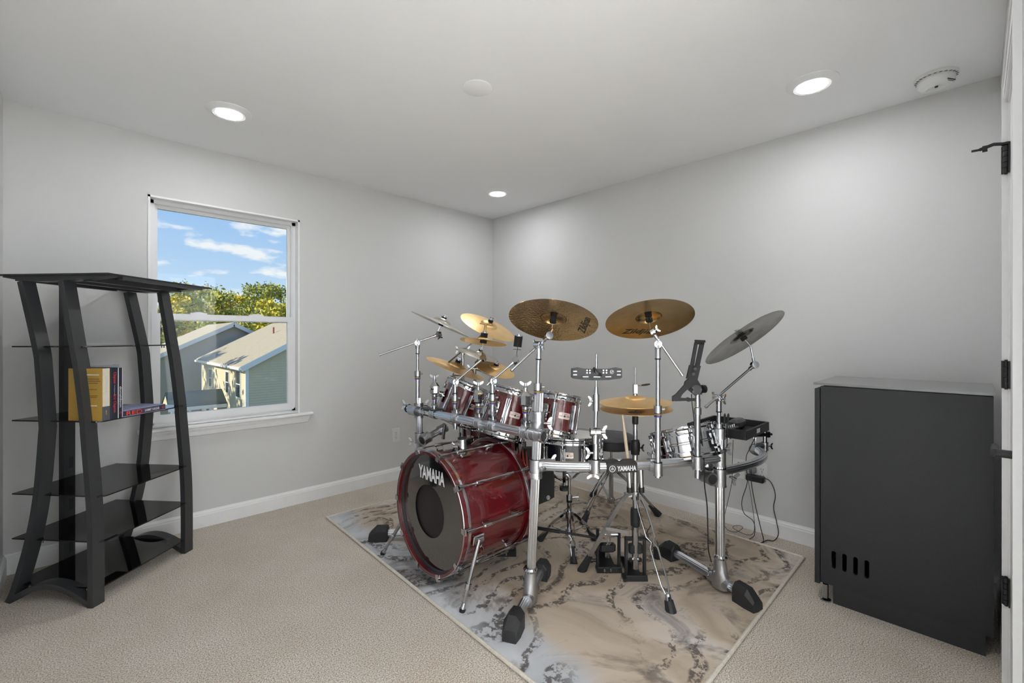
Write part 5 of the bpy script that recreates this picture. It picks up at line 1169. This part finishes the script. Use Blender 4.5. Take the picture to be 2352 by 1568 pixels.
# ================================================================ HI-HAT
HH = CW(.62, 2.27, 0); zc = EYE - (923.6 - 775) / F * 2.27
cymbal(U(1458.9, 923.6, 2.27), DV(-.03, -.02, 1), .1776, 'bronze', 'upper hi-hat cymbal, bell up, right of centre', bellh=.10, bow=.13, group='hi-hat pair')
cymbal(U(1460.5, 938.5, 2.27), DV(-.03, -.03, 1), .1776, 'bronze', 'lower hi-hat cymbal, turned upside down under its twin', bellh=.10, bow=.10, invert=True, group='hi-hat pair', logo=None)
t = thing('hi_hat_stand', HH, 'chrome hi-hat stand with a black pedal frame', 'hi-hat stand')
for a, b, r_, mt_, nm in ((.06, .29, .0165, 'chrome_soft', 'lower_tube'), (.435, .70, .0135, 'chrome_soft', 'middle_tube'), (.36, .435, .0125, 'chrome_soft', 'middle_tube'), (.70, .835, .0115, 'chrome_soft', 'upper_tube')): MB().cyl(HH + UP * a, HH + UP * b, r_, n=20).build(nm, mt_, t)
MB().lathe([(.0165, .270), (.0225, .275), (.0235, .30), (.0235, .345), (.0215, .362), (.014, .364)], 24, Matrix.Translation(HH)).build('black_sleeve', 'rubber', t)
MB().lathe([(.0115, .63), (.021, .633), (.021, .645), (.0235, .65), (.0235, .69), (.021, .695), (.021, .705), (.0125, .708)], 24, Matrix.Translation(HH)).build('height_collar', 'black', t)
m = MB(); wing(m, HH + UP * .665 + camr * .035, camr, .016, UP); m.build('wing_bolt', 'black', t)
MB().lathe([(.0135, .785), (.0155, .79), (.0155, .825), (.032, .838), (.034, .845), (.01, .846)], 28, Matrix.Translation(HH)).build('cymbal_seat', 'black', t)
MB().cyl(HH + UP * .83, HH + UP * 1.07, .0035, n=12).build('pull_rod', 'chrome', t)
m = MB(); m.cyl(HH + UP * .905, HH + UP * .918, .010, n=16).cyl(HH + UP * .918, HH + UP * .935, .0125, n=16).box((.0, 0, 0), (.022, .022, .048), Matrix.Translation(HH + UP * .962) @ Matrix.Rotation(YAW, 4, 'Z'), .002).cyl(HH + UP * .93, HH + UP * .945, .0085, n=12); m.build('clutch', 'chrome', t)
m = MB(); m.cyl(HH + UP * .895, HH + UP * .908, .013, n=18); m.build('clutch_felt', 'felt', t)
c0 = HH + UP * .978 + camr * .012; m = MB(); m.tube([c0, c0 + camr * .022 + UP * .002], .003, n=8); m.build('drop_lever', 'chrome', t); MB().tube([c0 + camr * .02 + UP * .002, c0 + camr * .045 + UP * .005, c0 + camr * .062 + UP * .008], [.0042, .0055, .0035], n=10).build('lever_grip', 'rubber', t)
def flat_leg(par, top, kn, end, w_=.014, lab='leg'):
    m = MB(); m.tube([top, kn, end], 1, sec=[(-w_, -.0035), (w_, -.0035), (w_, .0035), (-w_, .0035)], up=camdir.cross(UP)); return m
zt = .43; T0 = HH + UP * zt
m = MB(); m.cyl(T0 - UP * .022, T0 + UP * .018, .0205, n=18); m.box((0, 0, 0), (.07, .02, .022), Matrix.Translation(T0 - camr * .02) @ Matrix.Rotation(YAW, 4, 'Z'), .002); m.build('leg_hub', 'chrome_soft', t)
fl = Vector((*U(1340, 1312, 2.34).xy, RZ)); kp = U(1427, 1150, 2.26)
w_ = .0125; S4 = [(-w_, -.003), (w_, -.003), (w_, .003), (-w_, .003)]
MB().tube([U(1450, 1132, 2.245), U(1440, 1136, 2.25), U(1428, 1150, 2.255), U(1349, 1286, 2.33)], 1, sec=[(b_ , a_) for a_, b_ in [(-.0115, -.003), (-.0115, .003), (.0115, .003), (.0115, -.003)]], up=camr).build('leg', 'alu', t, smooth=20)
MB().tube([U(1391, 1213, 2.28), U(1444, 1223, 2.245)], 1, sec=[(.003, -.008), (.003, .008), (-.003, .008), (-.003, -.008)], up=UP).build('leg_brace', 'chrome_soft', t, smooth=20)
MB().tube([U(1355, 1276, 2.325), U(1335, 1313, 2.345)], [.014, .024], n=8).build('rubber_foot', 'rubber', t)
def twin(par, P0, K, E_, nm='leg'):
    m = MB(); sd = (Vector(E_) - Vector(P0)).cross(camdir).normalized()
    for s_ in (-1, 1): m.tube([P0 + sd * .010 * s_, P0.lerp(K, .3) + sd * .020 * s_, P0.lerp(K, .88) + sd * .020 * s_, K + sd * .003 * s_, K.lerp(E_, .12) + sd * .018 * s_, K.lerp(E_, .8) + sd * .016 * s_, E_ + sd * .006 * s_], .0042, n=8)
    m.build(nm, 'chrome', par)
twin(t, U(1466, 1140, 2.24), U(1498, 1245, 2.13), U(1534, 1368, 2.02))
MB().cyl(U(1534, 1364, 2.02), U(1537, 1386, 2.005), .012, .015, n=12).build('foot_collar', 'chrome_soft', t)
MB().tube([U(1536, 1378, 2.01), U(1542, 1408, 1.995)], [.019, .025], n=10).build('rubber_foot', 'rubber', t)
MB().cyl(U(1537, 1372, 2.0), U(1537, 1386, 2.0), .005, n=8).build('spike_screw', 'rubber', t)
twin(t, U(1468, 1150, 2.30), U(1490, 1215, 2.40), U(1508, 1262, 2.47)); MB().tube([U(1506, 1258, 2.465), U(1511, 1285, 2.478)], [.014, .022], n=10).build('rubber_foot', 'rubber', t)
MB().tube([U(1471, 1226, 2.25), U(1500, 1246, 2.14)], 1, sec=[(.003, -.007), (.003, .007), (-.003, .007), (-.003, -.007)], up=UP).build('leg_brace', 'chrome_soft', t, smooth=20)
def lm(c): return Matrix.Translation(c) @ Matrix.Rotation(YAW, 4, 'Z')     # axes: x right, y away, z up
def pedal(par, c, w, h, hh=False):
    """pedal frame: local x right, y away from the camera (heel end)"""
    Lm = lm(c); m = MB()
    for s_ in (-1, 1): m.box((s_ * (w / 2 - .008), 0, h / 2 + RZ + .004), (.014, .022, h), Lm, .003)
    if hh: m.box((0, .0, h + RZ - .006), (w, .022, .018), Lm, .004).box((0, 0, h * .78), (w * .62, .03, .05), Lm, .006)
    m.build('pedal_frame', 'black_matte', par, smooth=20)
    m = MB(); m.prism([(-w / 2 - (.012 if hh else 0), -.035), (w / 2, -.035), (w / 2, .02), (w * .3, .03), (w * .3, .20), (-w * .3, .20), (-w * .3, .03), (-w / 2 - (.012 if hh else 0), .02)], .014, Lm @ Matrix.Translation((0, 0, RZ + .001))); m.box((0, -.03, RZ + .018), (w * .98, .012, .024), Lm, .003); m.build('base_plate', 'black_matte', par, smooth=0)
    m = MB(); z0, z1 = (.10, .035) if not hh else (.075, .03); m.add([(x, y, z + q_) for q_ in (0, .008) for x, y, z in ((-w * .20, .02, z0), (w * .20, .02, z0), (w * .34, .11, (z0 + z1) / 2 + .01), (w * .30, .22, z1), (-w * .30, .22, z1), (-w * .34, .11, (z0 + z1) / 2 + .01))], [(5, 4, 3, 2, 1, 0), (6, 7, 8, 9, 10, 11)] + [(i, (i + 1) % 6, 6 + (i + 1) % 6, 6 + i) for i in range(6)], Lm)
    m.build('footboard', 'chrome_soft' if hh else 'black_matte', par, smooth=0)
    if not hh:
        m = MB(); m.cyl(Lm @ Vector((-w / 2, 0, h * .92)), Lm @ Vector((w / 2, 0, h * .92)), .0065, n=14).cyl(Lm @ Vector((.012, 0, h * .92)), Lm @ Vector((w / 2 - .015, 0, h * .92)), .012, n=16); m.build('axle', 'chrome_soft', par)
        cm = MB()
        for k in range(20):
            for dx in (-.006, .006): cm.box((dx, -.012 + .0022 * k * (k > 7), h * .99 - k * .0078), (.009, .006, .0055), Lm)
        cm.build('chain', 'chrome_soft', par, kind='stuff')
        m = MB(); m.tube([Lm @ Vector((-.030, -.004, h * .66)), Lm @ Vector((-.026, -.006, h * .72)), Lm @ Vector((.026, -.006, h * .72)), Lm @ Vector((.030, -.004, h * .66))], .0045, n=8).box((0, .02, h * .56), (.085, .03, .05), Lm, .01); m.build('beater_hub', 'black_matte', par)
        m = MB()
        for dx in (-.028, .004): m.cyl(Lm @ Vector((dx, -.040, RZ + .012)), Lm @ Vector((dx, -.040, RZ + .030)), .005, n=10)
        m.build('spring_screw', 'chrome', par); m = MB(); m.cyl(Lm @ Vector((-w / 2 - .030, .0, .06)), Lm @ Vector((-w / 2, .0, .06)), .008, n=12).cyl(Lm @ Vector((-w / 2 - .030, .0, .06)), Lm @ Vector((-w / 2 - .018, .0, .06)), .012, n=12); m.build('clamp_screw', 'black', par)
    else:
        m = MB()
        for dx in (-.015, .010): m.ball(Lm @ Vector((dx, -.012, h * .55)), .0095, 12)
        m.cyl(Lm @ Vector((-.003, -.004, h * .70)), Lm @ Vector((-.003, -.004, h * .40)), .005, n=10); m.build('pull_link', 'chrome', par); m = MB(); m.box((-.0, 0, h * .50), (.065, .016, .022), Lm, .005).cyl(Lm @ Vector((-.01, .0, h * .45)), Lm @ Vector((.012, .06, .03)), .003, n=8); m.build('linkage', 'black_matte', par)
pedal(t, Vector((*U(1459, 1318, 2.27).xy, 0)), .108, .205, True)
pt_ = thing('double_bass_pedal', Vector((*U(1397, 1308, 2.35).xy, 0)), 'black chain-drive slave pedal linked by a long rod to the bass drum', 'pedal')
pc = Vector((*U(1397, 1308, 2.35).xy, 0)); pedal(pt_, pc, .128, .212)
a_, b_ = U(1150, 1198, 2.53), U(1376, 1236, 2.36)
MB().cyl(a_, a_.lerp(b_, .62), .0095, n=16).build('drive_shaft', 'black', pt_); MB().cyl(a_.lerp(b_, .60), b_, .0065, n=14).build('inner_shaft', 'black_matte', pt_)
m = MB(); m.ball(b_, .016, 12).ball(a_, .016, 12).tube([b_, lm(pc) @ Vector((-.05, .0, .195))], .010, n=10); m.build('universal_joint', 'black_matte', pt_)
pedal(pt_, Vector((BC.x + BD + .05, BC.y - .03, 0)), .12, .16)

# ================================================================ THRONE
TH = CW(.69, 3.14, 0); t = thing('drum_throne', TH, 'round grey padded drum throne behind the kit', 'stool')
zs = .553
MB().lathe([(.02, zs - .092), (.150, zs - .092), (.162, zs - .085), (.163, zs - .045), (.160, zs - .032)], 48, Matrix.Translation(TH)).build('seat_side', 'rubber', t, smooth=40)
MB().lathe([(.162, zs - .034), (.166, zs - .028), (.160, zs - .014), (.135, zs - .004), (0, zs)], 48, Matrix.Translation(TH)).build('seat_top', 'seat', t, smooth=60)
MB().cyl(TH + UP * .36, TH + UP * (zs - .09), .010, n=16).build('threaded_post', 'chrome', t); MB().cyl(TH + UP * .10, TH + UP * .36, .0155, n=18).build('lower_tube', 'chrome_soft', t)
m = MB(); m.box((0, 0, zs - .10), (.16, .16, .012), lm(TH), .004); m.build('seat_plate', 'chrome_soft', t); ring_set(t, TH + UP * .345, .022, .035, False)
tripod(t, TH, .30, .09, [Vector((*U(1338, 1208, 2.92).xy, 0)), Vector((*U(1361, 1140, 3.44).xy, 0)), Vector((*U(1514, 1188, 3.06).xy, 0))], .0155, tipL=.09, tipr=.022)

# ================================================================ TAMBOURINE, TABLET HOLDER, TRAY
dp = 1.99; t = thing('tambourine_post', U(1368, 1085, dp), 'chrome post on the front rail carrying the black tambourine', 'percussion post')
MB().cyl(U(1368, 1085, dp), U(1368, 1010, dp), .0125, n=20).build('lower_tube', 'chrome', t)
m = MB(); q = U(1367, 992, dp); m.cyl(q - camr * .022, q - camr * .001, .019, n=20).cyl(q + camr * .001, q + camr * .022, .019, n=20).cyl(q - UP * .05, q, .013, .017, n=16); m.build('hinge_block', 'chrome', t)
m = MB(); wing(m, q + camr * .036, camr, .026, UP); m.build('wing_bolt', 'chrome', t); m = MB(); wing(m, U(1352, 1040, dp), -camr, .022, UP); m.build('wing_bolt', 'chrome', t)
MB().cyl(U(1368, 980, dp), U(1369, 930, dp), .0085, n=16).build('middle_rod', 'chrome_soft', t)
m = MB(); m.cyl(U(1369, 943, dp), U(1369, 905, dp), .0145, n=18).cyl(U(1369, 905, dp), U(1369.5, 888, dp), .011, .008, n=14); m.build('rod_socket', 'chrome', t)
m = MB(); wing(m, U(1357, 921, dp), -camr, .020, UP); m.build('wing_bolt', 'chrome', t)
MB().cyl(U(1369, 900, dp), U(1370, 813, dp), .0048, n=12).build('top_rod', 'chrome_soft', t)
rail_clamp(t, rail_pt(R0, R1, R2, .345), rail_pt(R0, R1, R2, .4) - rail_pt(R0, R1, R2, .3), U(1368, 1070, dp), False)
tb = thing('tambourine', U(1370, 857, dp), 'black crescent tambourine with silver jingles and a round emblem', 'tambourine')
Lm = lm(U(1370, 857, dp)); s = dp / F     # one pixel in metres at that depth
def pxy(x, y): return ((x - 1370) * s, -(y - 857) * s)
pol = [pxy(*p) for p in ((1312, 846), (1326, 843.5), (1343, 846.5), (1370, 847), (1397, 846.5), (1414, 843.5), (1427.5, 846), (1428, 866), (1424, 869), (1398, 872), (1370, 873), (1342, 872), (1316, 869), (1311.5, 866))]
slots = [(1344, 864.5, 9, 2.6), (1370, 864.8, 10.5, 2.6), (1396, 864.5, 9, 2.6), (1320, 852, 6, 2), (1320, 860, 6, 2), (1420, 852, 6, 2), (1420, 860, 6, 2)]
MBm = MB(); rotx = Lm @ Matrix.Rotation(PI / 2, 4, 'X'); MBm.prism(pol[::-1], .016, rotx, -.008); MBm.build('frame', 'black', tb, smooth=20)
for (x, y, a, b) in slots:
    px_, py_ = pxy(x, y); MB().prism([(px_ + a * s * math.cos(k), py_ + b * s * math.sin(k)) for k in [2 * PI * i / 16 for i in range(16)]], .001, rotx, .0081).build('jingle_slot', 'slot', tb, smooth=0)
    for q_ in (-1, 1): MB().box((px_, py_ + q_ * .6 * s, .010), (a * s * 1.5, .9 * s, .004), rotx).build('jingle', 'chrome', tb, smooth=0)
m = MB()
for x in (1347.5, 1354, 1385, 1392):
    for y in (850, 855.5): m.cyl(rotx @ Vector((*pxy(x, y), .008)), rotx @ Vector((*pxy(x, y), .0105)), .0038, n=10)
m.build('rivets', 'chrome', tb)
m = MB(); cx_, cy_ = pxy(1404.5, 853.5); em = rotx @ Matrix.Translation((cx_, cy_, .0088)); k = 24
vs = [(r_ * math.cos(2 * PI * i / k), r_ * math.sin(2 * PI * i / k), 0) for i in range(k) for r_ in (.0088, .0076)]; m.add(vs, [(2 * i, (2 * i + 2) % (2 * k), (2 * i + 3) % (2 * k), 2 * i + 1) for i in range(k)], em); letters(m, 'LP', .010, .009, em, bold=.02); m.build('emblem', 'white_ink', tb, smooth=0)
m = MB(); cm_ = rotx @ Vector((*pxy(1370, 852.5), .016)); m.cyl(cm_, cm_ + camdir * .012, .011, n=14).tube([cm_ + camdir * .008 + (-camr + UP) * .018, cm_ + camdir * .008 + (camr - UP) * .018], .005, n=8); m.box((0, 0, 0), (.026, .02, .02), Lm); m.build('clamp_knob', 'black', tb)

dp = 2.02; t = thing('tablet_holder', U(1602, 1097, dp), 'black tablet holder on a chrome post, empty and tilted', 'tablet holder')
MB().cyl(U(1602, 1097, dp), U(1602, 915, dp), .0125, n=20).cyl(U(1602, 915, dp), U(1602, 905, dp), .011, n=20).build('lower_tube', 'chrome_soft', t)
rail_clamp(t, rail_pt(R0, R1, R2, .885), rail_pt(R0, R1, R2, .92) - rail_pt(R0, R1, R2, .85), U(1602, 1062, dp))
MB().lathe([(.0105, -.02), (.0165, -.018), (.0165, .012), (.0125, .016)], 20, Matrix.Translation(U(1602, 942, dp))).build('height_collar', 'chrome_soft', t)
def slab(pts, th, mat, nm, y0=-.006):
    s_ = dp / F; P = [((x - 1602) * s_, -(y - 905) * s_) for x, y in pts]
    a_ = sum(P[i][0] * P[(i + 1) % len(P)][1] - P[(i + 1) % len(P)][0] * P[i][1] for i in range(len(P)))
    if a_ < 0: P = P[::-1]
    return MB().prism(P, th, lm(U(1602, 905, dp)) @ Matrix.Rotation(PI / 2, 4, 'X'), y0).build(nm, mat, t, smooth=0)
slab([(1596, 780), (1617, 781), (1618, 786), (1597, 786)], .020, 'black', 'clip')
slab([(1596, 785), (1603, 786), (1594, 839), (1586, 838)], .008, 'black_matte', 'slider'); slab([(1608, 786), (1618, 787), (1607, 840), (1597, 839)], .008, 'black_matte', 'slider'); slab([(1597, 784), (1618, 786), (1617, 792), (1596, 790)], .008, 'black_matte', 'slider')
slab([(1584, 838), (1609, 840), (1601, 873), (1577, 869)], .014, 'black_matte', 'sleeve', -.009)
m = MB(); 
for x, y in ((1597, 847), (1593, 859)): m.cyl(U(x, y, dp - .012), U(x, y, dp - .020), .007, n=14)
m.build('knobs', 'black', t)
slab([(1581, 869), (1601, 872), (1612, 890), (1611, 905), (1596, 908), (1578, 893), (1566, 905), (1559, 917), (1544, 921), (1544, 910), (1552, 905), (1571, 884), (1573, 876)], .014, 'black_matte', 'yoke', -.006)
slab([(1550, 912), (1575, 914), (1580, 912), (1586, 914), (1604, 914), (1604, 921), (1588, 920), (1580, 922), (1574, 920), (1550, 921)], .010, 'black_matte', 'lower_arm', -.004)
m = MB(); m.cyl(U(1600, 895, dp - .018), U(1600, 895, dp + .012), .022, n=20).cyl(U(1612, 893, dp - .010), U(1619, 893, dp - .006), .018, n=20).ball(U(1588, 894, dp - .016), .0065, 10); m.build('pivot', 'black', t)

# percussion tray with things in it, on its arm
TX0, TX1, TY0, TY1, TZ = 2.463, 2.830, .82, 1.13, .742
t = thing('equipment_tray', (TX0, TY0, TZ - .05), 'black rectangular equipment tray at the right end of the rack', 'tray')
MB().b2((TX0, TY0, TZ - .048), (TX1, TY1, TZ - .036)).build('tray_floor', 'black_matte', t, smooth=0)
for lo_, hi_ in (((TX0, TY0, TZ - .048), (TX0 + .012, TY1, TZ)), ((TX1 - .012, TY0, TZ - .048), (TX1, TY1, TZ)), ((TX0, TY0, TZ - .048), (TX1, TY0 + .012, TZ)), ((TX0, TY1 - .012, TZ - .048), (TX1, TY1, TZ))): MB().b2(lo_, hi_, None, .002).build('tray_rim', 'cabinet' , t, smooth=0)
MB().b2((TX0 + .16, TY0 - .0008, TZ - .035), (TX0 + .21, TY0, TZ - .012)).build('white_sticker', 'plate', t, smooth=0)
m = MB(); pc_ = Vector(((TX0 + TX1) / 2, (TY0 + TY1) / 2, TZ - .05)); m.cyl(pc_ - UP * .04, pc_, .016, n=16).cyl(pc_ - UP * .008, pc_, .06, n=20); m.build('tray_mount', 'chrome_soft', t)
t = thing('small_mixer', (2.52, .96, TZ - .036), 'small mixer with pale knobs lying in the equipment tray', 'mixer')
MB().b2((2.485, .90, TZ - .036), (2.60, 1.08, TZ - .004), None, .003).build('mixer_case', 'black', t, smooth=20)
for i in range(4):
    for j in range(5): MB().cyl((2.502 + i * .026, .92 + j * .034, TZ - .004), (2.502 + i * .026, .92 + j * .034, TZ + .008), .006, .0045, n=10).build('knob', 'chrome_soft', t)
t = thing('sunglasses_case', (2.70, .92, TZ - .036), 'rounded dark grey case lying at the near side of the equipment tray', 'case')
MB().box((2.70, .945, TZ - .008), (.13, .062, .052), None, .014).build('case_body', 'seat', t, smooth=40)
t = thing('tray_stand', (2.85, .86, .57), 'grey clamp with an upright chrome pipe under the tray', 'clamp')
v0, v1 = U(1757, 1049, 2.60), U(1757, 984, 2.60); MB().cyl(v0, v1, .012, n=20).build('upright_pipe', 'chrome', t)
e0 = A2 + Vector((-.01, 0, .0)); dA = (A2 - rail_pt(A0, A1, A2, .9)).normalized(); e1 = v0.lerp(v1, .38)
m = sleeve(e0, dA, .030, .035); m.tube([e0 + UP * .014, e0.lerp(e1, .5) + UP * .014, e1], [.022, .018, .016], n=10); s2 = sleeve(e1, UP, .018, .045); m.add(s2.v, s2.f); m.build('pipe_clamp', 'alu_cast', t)
m = MB(); wing(m, e1 + camr * .035, camr, .016, UP); wing(m, e0 + UP * .075 - camr * .01, UP, .022, camr); m.cyl(e0 + UP * .02, e0 + UP * .07, .006, n=8); m.build('wing_bolt', 'chrome', t)
m = MB(); q1 = v0.lerp(v1, .80); m.cyl(q1 - camr * .07, q1 + camr * .01, .015, n=14).cyl(q1 + camr * .012, q1 + camr * .04, .007, n=10).box((0, 0, 0), (.02, .03, .034), lm(q1 + camr * .015), .003); m.tube([q1 - camr * .06, pc_ + Vector((0, 0, -.025))], .010, n=10); m.build('cross_clamp', 'black', t)
for k, (x, lab) in enumerate(((1665, 'left of two black-tipped thin rods standing by the right post'), (1673, 'right of two black-tipped thin rods standing by the right post'))):
    a, b = U(x - 4, 1034, 2.20), U(x, 949, 2.22); t = thing('thin_rod', a, lab, 'rod', 'thin rods by the right post'); MB().tube([a, a.lerp(b, .7), a.lerp(b, .8), b.lerp(a, .05), b], [.0022, .0022, .0055, .0055, .002], n=8).build('rod_shaft', 'rubber', t)
    MB().box(a, (.010, .010, .014), None, .001).build('rod_base', 'chrome', t)

# stick bag, sticks, loose stick
SB = lm(U(1238, 1105, 2.66))
t = thing('stick_bag', U(1238, 1105, 2.66), 'black nylon stick bag hanging behind the bass drum, round white emblem', 'bag')
pg = [(-.13, -.155), (-.02, -.135), (.055, -.105), (.088, -.085), (.090, .02), (.075, .14), (.05, .20), (-.10, .20), (-.13, .05)]
MB().prism(pg, .05, SB @ Matrix.Rotation(PI / 2, 4, 'X'), -.025).build('bag_body', 'bag', t, smooth=0)
MB().prism([(x * .9 - .004, y * .8 - .02) for x, y in pg], .012, SB @ Matrix.Rotation(PI / 2, 4, 'X'), .024).build('front_pocket', 'bag', t, smooth=0)
m = MB(); em = SB @ Matrix.Rotation(PI / 2, 4, 'X') @ Matrix.Translation((.052, -.083, .0372)); vs = [(r_ * math.cos(2 * PI * i / 24) * .8, r_ * math.sin(2 * PI * i / 24), 0) for i in range(24) for r_ in (.0125, .0100)]; m.add(vs, [(2 * i, (2 * i + 2) % 48, (2 * i + 3) % 48, 2 * i + 1) for i in range(24)], em); letters(m, 'S', .009, .014, em, bold=.03); m.build('emblem', 'white_ink', t, smooth=0)
for k, (x0, y0, x1, y1, mt_, lb) in enumerate(((1196, 1085, 1192, 1033, 'red_stick', 'leftmost red drumstick sticking out beside the bass drum'), (1203, 1088, 1200, 1031, 'red_stick', 'middle red drumstick sticking out beside the bass drum'), (1210, 1088, 1208, 1036, 'red_stick', 'rightmost red drumstick sticking out beside the bass drum'))):
    a, b = U(x0 + 4, y0 + 20, 2.62), U(x1, y1, 2.62); s_ = thing('drumstick', a, lb, 'drumstick', 'sticks beside the bass drum'); MB().tube([a, a.lerp(b, .75), b.lerp(a, .06), b], [.0075, .0072, .005, .003], n=10).build('stick_body', mt_, s_)
a, b = U(1208, 1130, 2.57), U(1199, 1070, 2.57); s_ = thing('mallet', a, 'yellow-headed mallet sticking out beside the bass drum', 'mallet'); MB().cyl(a, b, .0055, n=10).build('mallet_handle', 'wood_stick', s_); MB().ball(b, .022, 14, (1, 1, 1)).build('mallet_head', 'mallet', s_)
a, b = U(1443, 1062, 2.075), U(1430, 952, 2.13); s_ = thing('drumstick', a, 'pale wooden drumstick standing upright in front of the hi-hat', 'drumstick', 'sticks beside the hi-hat'); MB().tube([a, a.lerp(b, .6), b.lerp(a, .1), b], [.0078, .0076, .0048, .003], n=12).build('stick_body', 'wood_stick', s_)

# ================================================================ CABLES
def cable(label, pts, r=.0022):
    P = [U(x, y, d) for x, y, d in pts]
    P = [p * 1 if p.x < X1 - .03 else Vector((0, 0, EYE)) + (p - Vector((0, 0, EYE))) * ((X1 - .03) / p.x) for p in P]
    for p in P: p.z = max(p.z, r + .003)
    t = MB().tube(spline(P, 60), r, n=7).build('cable', 'rubber'); tag(t, label, 'cable', 'black cables by the right post'); return t
cable('black cable hanging left of the right front post', [(1600, 905, 2.06), (1606, 960, 2.07), (1612, 1010, 2.08), (1617, 1060, 2.1), (1618, 1110, 2.12), (1624, 1160, 2.13), (1626, 1220, 2.14), (1627, 1260, 2.14), (1634, 1290, 2.14)], .0030)
cable('second black cable beside the tablet holder post', [(1588, 905, 2.05), (1590, 930, 2.06), (1593, 955, 2.07), (1597, 990, 2.12), (1602, 1040, 2.16)], .002)
cable('thin black cable ending in a flat loop on the carpet', [(1684, 1010, 2.45), (1682, 1060, 2.6), (1681, 1105, 2.7), (1672, 1150, 2.75), (1663, 1190, 2.8), (1664, 1206, 2.86), (1674, 1218, 2.84), (1692, 1221, 2.82), (1706, 1212, 2.86), (1700, 1207, 2.90), (1688, 1207, 2.91), (1684, 1212, 2.88), (1700, 1222, 2.82), (1718, 1229, 2.78), (1730, 1224, 2.80), (1733, 1205, 2.80), (1728, 1160, 2.8), (1716, 1090, 2.75), (1708, 1062, 2.7)], .0015)
cable('black cable bending twice down to the carpet edge', [(1735, 1003, 2.56), (1722, 1030, 2.58), (1714, 1050, 2.6), (1716, 1080, 2.68), (1716, 1110, 2.75), (1704, 1150, 2.78), (1709, 1178, 2.78), (1731, 1198, 2.78), (1733, 1228, 2.76), (1721, 1240, 2.715), (1723, 1249, 2.67), (1738, 1250, 2.66), (1755, 1246, 2.68)])
cable('straight black cable from the adapter plug to the carpet', [(1725, 1078, 2.79), (1726, 1110, 2.79), (1735, 1160, 2.78), (1748, 1215, 2.73), (1754, 1240, 2.71), (1752, 1246, 2.69)], .0026)
cable('black cable from the adapter curving along the baseboard', [(1756, 1098, 2.77), (1768, 1104, 2.77), (1777, 1120, 2.78), (1781, 1140, 2.79), (1777, 1165, 2.78), (1783, 1195, 2.77), (1788, 1225, 2.76), (1778, 1243, 2.70), (1762, 1242, 2.705), (1748, 1248, 2.67), (1720, 1256, 2.63), (1690, 1272, 2.545), (1664, 1283, 2.49)], .0026)
